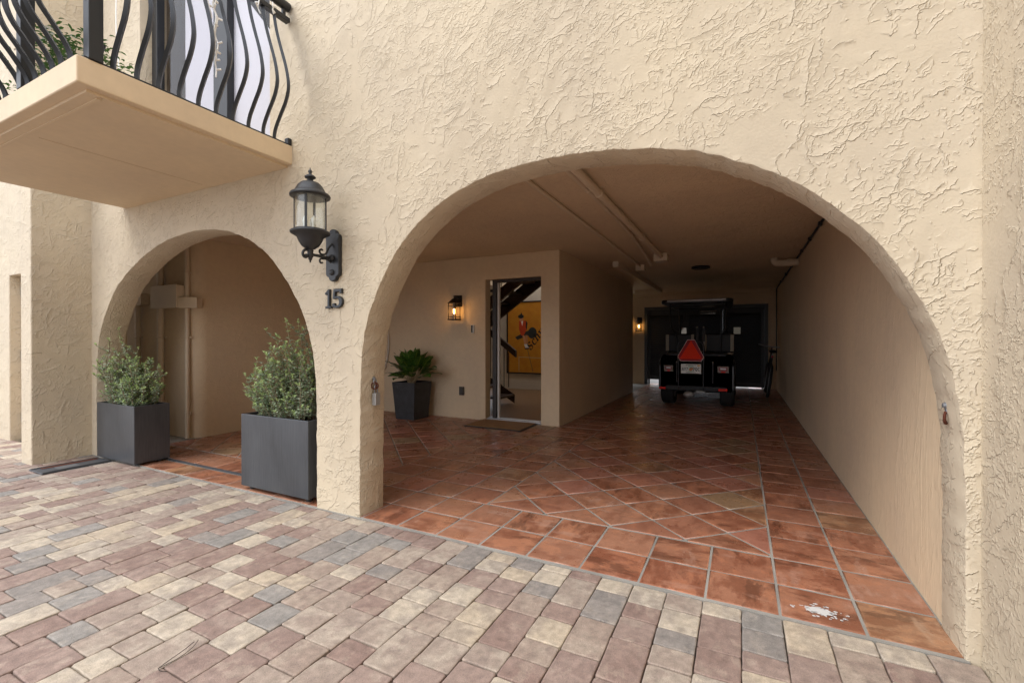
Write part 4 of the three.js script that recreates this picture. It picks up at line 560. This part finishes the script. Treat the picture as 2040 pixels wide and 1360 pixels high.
  g.strokeStyle = '#6a5a40'; g.lineWidth = 8; g.beginPath(); g.moveTo(px(-0.14), py(0.54)); g.lineTo(px(0.0), py(0.02)); g.stroke(); g.strokeStyle = '#c9a56a'; g.lineWidth = 14; g.beginPath(); g.moveTo(px(-0.36), py(0.02)); g.lineTo(px(-0.36), py(0.36)); g.lineTo(px(0.6), py(0.33)); g.stroke();
  g.save(); g.translate(px(-0.06), py(0.50)); g.rotate(-0.9); g.fillStyle = '#17120f'; g.font = 'italic bold 150px serif'; g.fillText('Schw', 0, 0); g.restore();
  const pt = new THREE.CanvasTexture(cv); pt.colorSpace = THREE.SRGBColorSpace; part('print', new THREE.PlaneGeometry(W, H).translate(0, H / 2, 0.03), M([1, 1, 1], { map: pt, roughness: 0.6 }), p);
  part('frame', [rbx(-W / 2 - 0.03, -W / 2, -0.03, H + 0.03, 0.002, 0.045, 0.004), rbx(W / 2, W / 2 + 0.03, -0.03, H + 0.03, 0.002, 0.045, 0.004), rbx(-W / 2, W / 2, -0.03, 0, 0.002, 0.044, 0.004), rbx(-W / 2, W / 2, H, H + 0.03, 0.002, 0.044, 0.004), bx(-W / 2, W / 2, 0, H, 0.003, 0.022)], iron, p);
}
// ------------------------------------------------------------------ louvred gate and what lies behind
{
  const m = M([0.02, 0.022, 0.024], { roughness: 0.5 }), fm = M([0.055, 0.06, 0.066], { roughness: 0.5 });
  const gate = (label, x0, x1, YB) => { const t = thing('louvred_gate', label, 'gate', [(x0 + x1) / 2, 0, -12.37], 0, 'louvred gate leaves'); const W = (x1 - x0) / 2; part('stile', rbx(-W, -W + 0.07, YB, 1.939, -0.03, 0.03, 0.004), m, t); part('stile', rbx(W - 0.07, W, YB, 1.939, -0.03, 0.03, 0.004), m, t); part('rail', rbx(-W + 0.071, W - 0.071, 1.80, 1.939, -0.028, 0.028, 0.004), m, t); part('rail', rbx(-W + 0.071, W - 0.071, YB, YB + 0.1, -0.028, 0.028, 0.004), m, t); const sg = bx(-W + 0.068, W - 0.068, -0.004, 0.004, -0.034, 0.034).rotateX(1.2); for (let y = YB + 0.13; y < 1.86; y += 0.05) part('slat', sg, m, t).position.y = y; part('foot', rbx(-W + 0.01, -W + 0.05, 0.0, YB - 0.001, -0.02, 0.02, 0.003), m, t); part('foot', rbx(W - 0.05, W - 0.01, 0.0, YB - 0.001, -0.02, 0.02, 0.003), m, t); };
  gate('black louvred gate leaf at the left, behind the golf cart', -2.203, -1.264, 0.13); gate('black louvred gate leaf in the middle, hidden mostly by the golf cart', -1.262, -0.413, 0.09); gate('black louvred gate leaf at the right, behind the bicycle', -0.411, 0.478, 0.022);
  const f = part('gate_frame', [rbx(-2.283, -2.205, 0, 2.013, -12.41, -12.29, 0.004), rbx(0.480, 0.562, 0, 2.013, -12.41, -12.29, 0.004), rbx(-2.204, 0.479, 1.94, 2.013, -12.41, -12.29, 0.004)], fm, house);
  struct('back_yard', wuv(bx(-14, 4, -0.05, -0.002, -24, -12.62)), M([0.22, 0.21, 0.2], { roughness: 0.9 }));
  struct('side_yard', wuv(bx(-14, -4.62, -0.05, -0.004, -12.615, -9.81)), M([0.42, 0.40, 0.38], { roughness: 0.9 }));
  const h = thing('hedge', 'clipped green hedge seen through the gap beside the rear wall', 'hedge', [-5.2, 0, -15.0]); const q = mulberry(5), R = (a, b) => a + (b - a) * q(), l = []; for (let i = 0; i < 8000; i++) { const a = R(0, 6.28), e = R(-0.6, 1.2); l.push(smallLeaf(V(R(-3.2, 3.2), R(0.05, 2.6), R(-0.35, 0.35)), V(Math.cos(a), e, Math.sin(a)).normalize(), V(0, 1, 0), R(0.07, 0.11), R(0.05, 0.07))); } part('foliage', leafGeo(l), leafMat([0.16, 0.24, 0.03], 0.4), h).userData.kind = 'stuff'; part('stems', Array.from({ length: 14 }, (_, i) => bar([-3 + i * 0.46, 0, 0], [-3 + i * 0.46, 1.2, 0], 0.02, 6)), M([0.1, 0.07, 0.04]), h).userData.kind = 'stuff';
}
// ------------------------------------------------------------------ golf cart (seen from behind)
{
  const t = thing('golf_cart', 'black golf cart parked facing the rear gate, with a red reflective triangle', 'golf cart', [-0.72, 0, -8.55]);
  const bodyM = M([0.012, 0.012, 0.013], { roughness: 0.3 }), plas = M([0.02, 0.02, 0.021], { roughness: 0.6 }), frameM = M([0.03, 0.03, 0.032], { roughness: 0.4, metalness: 0.5 }), cream = M([0.36, 0.31, 0.23], { roughness: 0.6 });
  const rub = M([0.014, 0.014, 0.014], { roughness: 0.85 });
  const s = new THREE.Shape(); s.moveTo(0.0, 0.30); s.lineTo(0.02, 0.74); s.quadraticCurveTo(-0.02, 0.84, -0.16, 0.86); s.lineTo(-0.85, 0.86); s.lineTo(-0.95, 0.42); s.lineTo(-1.75, 0.38); s.lineTo(-1.9, 0.78); s.lineTo(-2.25, 0.72); s.lineTo(-2.3, 0.36); s.lineTo(-2.0, 0.26); s.lineTo(-0.2, 0.26); s.closePath();
  part('body', extr(s, 1.06, { bevelEnabled: true, bevelSize: 0.03, bevelThickness: 0.05, bevelSegments: 3 }).rotateY(-Math.PI / 2).scale(1, 1, -1).rotateY(Math.PI).translate(-0.53, 0, 0).rotateY(0), bodyM, t);
  for (const sx of [-1, 1]) { const fs = new THREE.Shape(); fs.moveTo(-0.04, 0.30); fs.lineTo(-0.04, 0.70); fs.quadraticCurveTo(-0.08, 0.80, -0.24, 0.80); fs.lineTo(-0.72, 0.74); fs.lineTo(-0.80, 0.44); fs.absarc(-0.42, 0.26, 0.32, 0.45, 2.7, false); fs.closePath(); const g = extr(fs, 0.10, { bevelEnabled: true, bevelSize: 0.015, bevelThickness: 0.015, bevelSegments: 2 }); g.rotateY(Math.PI / 2); g.scale(1, 1, -1); const gi = ni(g); for (let i = 0; i < gi.attributes.position.count; i += 3) for (const at of ['position', 'uv']) { const a = gi.attributes[at], n = a.itemSize; for (let k = 0; k < n; k++) { const v = a.array[(i + 1) * n + k]; a.array[(i + 1) * n + k] = a.array[(i + 2) * n + k]; a.array[(i + 2) * n + k] = v; } } gi.computeVertexNormals(); gi.scale(1, 1, 1).translate(sx > 0 ? 0.505 : -0.605, 0, 0); gi.rotateY(Math.PI).rotateY(Math.PI); part('fender', gi, bodyM, t); }
  part('bumper', rbx(-0.50, 0.50, 0.27, 0.36, -0.01, 0.05, 0.02), plas, t);
  const wheel = (x, z) => { const w = new THREE.Group(); w.name = 'wheel'; w.position.set(x, 0.265, z); t.add(w); part('tyre', lathe([[0.15, -0.1], [0.235, -0.115], [0.257, -0.10], [0.265, -0.06], [0.265, 0.06], [0.257, 0.10], [0.235, 0.115], [0.15, 0.1]], 36).rotateZ(Math.PI / 2), rub, w); part('rim', lathe([[0.001, 0.06], [0.05, 0.062], [0.06, 0.03], [0.13, 0.04], [0.152, 0.1], [0.152, -0.1], [0.001, -0.08]], 28).rotateZ(x > 0 ? -Math.PI / 2 : Math.PI / 2), zincM, w); };
  wheel(-0.47, -0.28); wheel(0.50, -0.28); wheel(-0.47, -1.95); wheel(0.50, -1.95);
  part('axle', [bar([-0.40, 0.265, -0.28], [0.43, 0.265, -0.28], 0.035, 10), bar([-0.40, 0.265, -1.95], [0.43, 0.265, -1.95], 0.03, 10), bar([-0.11, 0.265, -0.28], [-0.11, 0.265, -0.18], 0.08, 14)], frameM, t);
  part('muffler', new THREE.SphereGeometry(0.075, 18, 12).scale(1.2, 0.75, 0.8).translate(-0.11, 0.205, 0.0), M([0.45, 0.43, 0.40], { metalness: 0.4, roughness: 0.5 }), t);
  const red = M([0.9, 0.03, 0.015], { roughness: 0.7 }), dred = M([0.22, 0.008, 0.008], { roughness: 0.35 });
  for (const [x0, x1] of [[-0.52, -0.36], [0.355, 0.53]]) { const l = part('taillight', rbx(x0, x1, 0.60, 0.71, 0.02, 0.055, 0.008), M([0.3, 0.27, 0.22], { roughness: 0.5 }), t); part('lens', rbx(x0 + 0.02, x1 - 0.02, 0.625, 0.70, 0.0552, 0.062, 0.004), dred, l); part('reverse_strip', rbx(x0 + 0.045, x1 - 0.04, 0.655, 0.68, 0.0622, 0.065, 0.002), M([0.75, 0.75, 0.75], { roughness: 0.3 }), l); part('reflector_strip', rbx(x0 + 0.06, x1 - 0.05, 0.604, 0.624, 0.0552, 0.06, 0.002), red, l); }
  for (const [x0, x1, y] of [[-0.60, -0.49, 0.285], [0.37, 0.51, 0.29]]) part('reflector', rbx(x0, x1, y, y + 0.04, 0.051, 0.058, 0.003), red, t);
  // grab bars
  part('grab_bar', tube([[-0.27, 0.27, 0.06], [-0.27, 0.6, 0.07], [-0.27, 1.06, 0.07], [-0.25, 1.11, 0.07], [-0.2, 1.13, 0.07], [0.06, 1.13, 0.07], [0.11, 1.11, 0.07], [0.135, 1.06, 0.07], [0.135, 0.6, 0.07], [0.135, 0.27, 0.06]], 0.013, 120, 10), frameM, t);
  for (const x of [-0.30, 0.285]) { const b = part('bag_post', bar([x, 0.42, 0.06], [x, 0.76, 0.06], 0.014, 10), frameM, t); part('cap', new THREE.SphereGeometry(0.014, 10, 8).translate(x, 0.775, 0.06), M([0.6, 0.57, 0.5]), b); }
  // triangle
  { const v = [[-0.12, 1.165], [0.0, 1.165], [0.15, 0.855], [0.10, 0.785], [-0.23, 0.785], [-0.285, 0.865]], c = [-0.065, 0.93]; const out = new THREE.Shape(v.map(p => new THREE.Vector2(...p))); const tr = part('triangle_sign', extr(out, 0.006).translate(0, 0, 0.085), M([0.85, 0.6, 0.55], { roughness: 0.4 }), t); const sc = (k) => new THREE.Shape(v.map(p => new THREE.Vector2(c[0] + (p[0] - c[0]) * k, c[1] + (p[1] - c[1]) * k))); part('border', extr(sc(0.955), 0.002).translate(0, 0, 0.0912), M([0.4, 0.012, 0.02], { roughness: 0.7 }), tr); const iv = [[-0.062, 1.15], [0.118, 0.828], [-0.25, 0.828]]; part('centre', extr(new THREE.Shape(iv.map(p => new THREE.Vector2(...p))), 0.002).translate(0, 0, 0.0934), M([1, 0.06, 0.025], { roughness: 0.85, specularIntensity: 0.3, phys: 1 }), tr); }
  { const cv = document.createElement('canvas'); cv.width = 480; cv.height = 240; const g = cv.getContext('2d'); g.fillStyle = '#eceadf'; g.fillRect(0, 0, 480, 240); g.fillStyle = '#c8d8c4'; g.fillRect(175, 20, 130, 190); g.fillStyle = '#dd7a2a'; g.beginPath(); g.arc(232, 140, 38, 0, 7); g.fill(); g.beginPath(); g.arc(262, 118, 32, 0, 7); g.fill(); g.fillStyle = '#3a7a5a'; g.fillRect(218, 84, 46, 20); g.fillStyle = '#1c2a26'; g.font = 'bold 118px sans-serif'; g.save(); g.scale(0.72, 1); g.fillText('AY7', 22, 172); g.fillText('7QC', 398, 172); g.restore(); g.font = 'bold 30px sans-serif'; g.textAlign = 'center'; g.fillText('SUNSHINE STATE', 240, 226); g.fillText('MYFLORIDA.COM', 240, 40); g.fillStyle = '#e0a020'; g.fillRect(395, 18, 58, 34); const pt = new THREE.CanvasTexture(cv); pt.colorSpace = THREE.SRGBColorSpace; const lp = part('licence_plate', rbx(-0.228, 0.10, 0.575, 0.742, 0.066, 0.07, 0.006), M([0.7, 0.7, 0.66], { roughness: 0.4 }), t); part('print', new THREE.PlaneGeometry(0.322, 0.161).translate(-0.064, 0.6585, 0.0712), M([1, 1, 1], { map: pt, roughness: 0.4 }), lp); }
  // seats
  for (const x of [-0.33, 0.34]) { part('seat_back', rbx(x - 0.27, x + 0.27, 0.92, 1.28, -0.78, -0.68, 0.045, 4), plas, t); part('seat_piping', [rbx(x - 0.255, x - 0.20, 0.95, 1.26, -0.677, -0.665, 0.005), rbx(x + 0.20, x + 0.255, 0.95, 1.26, -0.677, -0.665, 0.005)], cream, t); }
  part('seat', rbx(-0.58, 0.58, 0.8605, 0.95, -1.25, -0.72, 0.04, 3), cream, t); part('rear_seat', rbx(-0.5, 0.5, 0.8605, 0.93, -0.62, -0.1, 0.03, 3), plas, t);
  // roof
  { const rs = new THREE.Shape(); const a = 0.575, b = 0.1; rs.moveTo(-a + b, 0); rs.lineTo(a - b, 0); rs.quadraticCurveTo(a, 0, a, b); rs.lineTo(a - 0.03, 1.7); rs.quadraticCurveTo(a - 0.04, 1.8, a - 0.14, 1.8); rs.lineTo(-a + 0.14, 1.8); rs.quadraticCurveTo(-a + 0.04, 1.8, -a + 0.03, 1.7); rs.lineTo(-a, b); rs.quadraticCurveTo(-a, 0, -a + b, 0); const rf = part('roof', extr(rs, 0.03, { bevelEnabled: true, bevelSize: 0.02, bevelThickness: 0.02, bevelSegments: 4 }).rotateX(-Math.PI / 2).translate(0, 1.83, -0.1), bodyM, t); part('roof_rim_highlight', rbx(-0.48, 0.48, 1.842, 1.872, -0.078, -0.068, 0.005), M([0.5, 0.46, 0.44], { roughness: 0.3 }), rf); part('roof_frame', [bar([-0.45, 1.79, -0.2], [0.45, 1.79, -0.2], 0.016), bar([-0.45, 1.79, -1.6], [0.45, 1.79, -1.6], 0.016)], frameM, rf); }  // pale strip on the roof paints the light along its rear edge
  for (const x of [-0.46, 0.47]) { part('roof_post', tube([[x * 0.82, 0.86, -0.62], [x * 0.84, 1.25, -0.6], [x, 1.38, -0.55], [x, 1.79, -0.3]], 0.014, 40, 8), frameM, t); part('roof_post', bar([x, 0.75, -2.05], [x, 1.79, -1.7], 0.014), frameM, t); }
  const mir = M([0.07, 0.06, 0.048], { metalness: 1, roughness: 0.04 });
  const mirDull = M([0.035, 0.03, 0.022], { metalness: 1, roughness: 0.1 });
  for (const x of [-0.40, 0.64]) { const mm = part('side_mirror', rbx(x - 0.075, x + 0.075, 1.27, 1.43, -1.95, -1.91, 0.03, 4), plas, t); part('mirror_glass', rbx(x - 0.065, x + 0.065, 1.28, 1.42, -1.9095, -1.905, 0.002), x > 0 ? mirDull : mir, mm); part('mirror_arm', bar([x, 1.30, -1.93], [Math.sign(x) * 0.47, 1.25, -1.9], 0.008), frameM, mm); }
  { const mm = part('rear_view_mirror', rbx(-0.06, 0.26, 1.68, 1.77, -1.66, -1.62, 0.02, 3), plas, t); part('mirror_glass', rbx(-0.05, 0.25, 1.69, 1.76, -1.6195, -1.615, 0.002), mir, mm); }
  part('steering_wheel', [new THREE.TorusGeometry(0.17, 0.014, 8, 32).rotateX(-0.9).translate(-0.3, 1.05, -1.55), bar([-0.3, 1.04, -1.55], [-0.3, 0.6, -1.9], 0.02)], plas, t);
  for (const x of [-0.02, 0.09]) { const b = part('seat_belt_post', rbx(x - 0.03, x + 0.03, 1.13, 1.42, -0.70, -0.66, 0.01), plas, t); part('bolt', new THREE.SphereGeometry(0.016, 10, 8).translate(x, 1.4, -0.655), M([0.6, 0.55, 0.45]), b); }
  part('hitch', rbx(0.02, 0.17, 0.255, 0.285, 0.03, 0.11, 0.006), M([0.3, 0.29, 0.27], { metalness: 0.5, roughness: 0.5 }), t);
}
// ------------------------------------------------------------------ bicycle in the dark corner
{
  const t = thing('bicycle', 'dark bicycle leaning against the right wall in the far corner', 'bicycle', [0.46, 0, -11.0]); t.rotation.z = -0.13;
  const fm = M([0.02, 0.02, 0.022], { roughness: 0.35 }), rub = M([0.014, 0.014, 0.014], { roughness: 0.85 });
  for (const z of [0.52, -0.52]) { const w = new THREE.Group(); w.name = 'wheel'; w.position.set(0, 0.335, z); t.add(w); part('tyre', new THREE.TorusGeometry(0.31, 0.023, 10, 44).rotateY(Math.PI / 2), rub, w); part('rim', new THREE.TorusGeometry(0.285, 0.009, 8, 40).rotateY(Math.PI / 2), zincM, w); part('spokes', Array.from({ length: 18 }, (_, i) => bar([0, 0, 0], [0, Math.cos(i * 0.349) * 0.285, Math.sin(i * 0.349) * 0.285], 0.0015, 4)), zincM, w); }
  part('frame', [bar([0, 0.30, 0.08], [0, 0.80, 0.20], 0.017), bar([0, 0.30, 0.08], [0, 0.72, -0.36], 0.02), bar([0, 0.74, 0.18], [0, 0.82, -0.33], 0.016), bar([0.03, 0.335, 0.52], [0, 0.72, 0.18], 0.009), bar([0.03, 0.335, 0.52], [0, 0.30, 0.08], 0.009)], fm, t);
  part('fork', [bar([0.05, 0.335, -0.52], [0.05, 0.66, -0.39], 0.011), bar([-0.05, 0.335, -0.52], [-0.05, 0.66, -0.39], 0.011), bar([-0.05, 0.66, -0.39], [0.05, 0.66, -0.39], 0.012), bar([0, 0.66, -0.39], [0, 1.0, -0.29], 0.015)], fm, t);
  const hb = part('handlebar', tube([[-0.3, 1.03, -0.16], [-0.26, 1.04, -0.26], [-0.1, 1.02, -0.31], [0.1, 1.02, -0.31], [0.26, 1.04, -0.26], [0.29, 1.03, -0.16]], 0.011, 50, 8), zincM, t); part('grip', bar([-0.3, 1.03, -0.14], [-0.285, 1.035, -0.23], 0.016), rub, hb);
  part('saddle', new THREE.SphereGeometry(0.1, 16, 10).scale(0.75, 0.35, 1.35).translate(0, 0.93, 0.24), rub, t); part('seat_post', bar([0, 0.78, 0.195], [0, 0.92, 0.23], 0.012), zincM, t);
  part('reflector', new THREE.CylinderGeometry(0.022, 0.022, 0.012, 14).rotateX(Math.PI / 2).translate(0, 0.82, 0.245), M([0.6, 0.02, 0.02], { roughness: 0.3 }), t);
  part('crank', [bar([0.06, 0.30, 0.08], [0.06, 0.16, 0.02], 0.01), new THREE.TorusGeometry(0.075, 0.006, 6, 28).rotateY(Math.PI / 2).translate(0.045, 0.30, 0.08)], zincM, t);
}
scene.traverse(o => { if (o.isMesh) { o.castShadow = o.receiveShadow = true; } });
renderer.render(scene, camera);
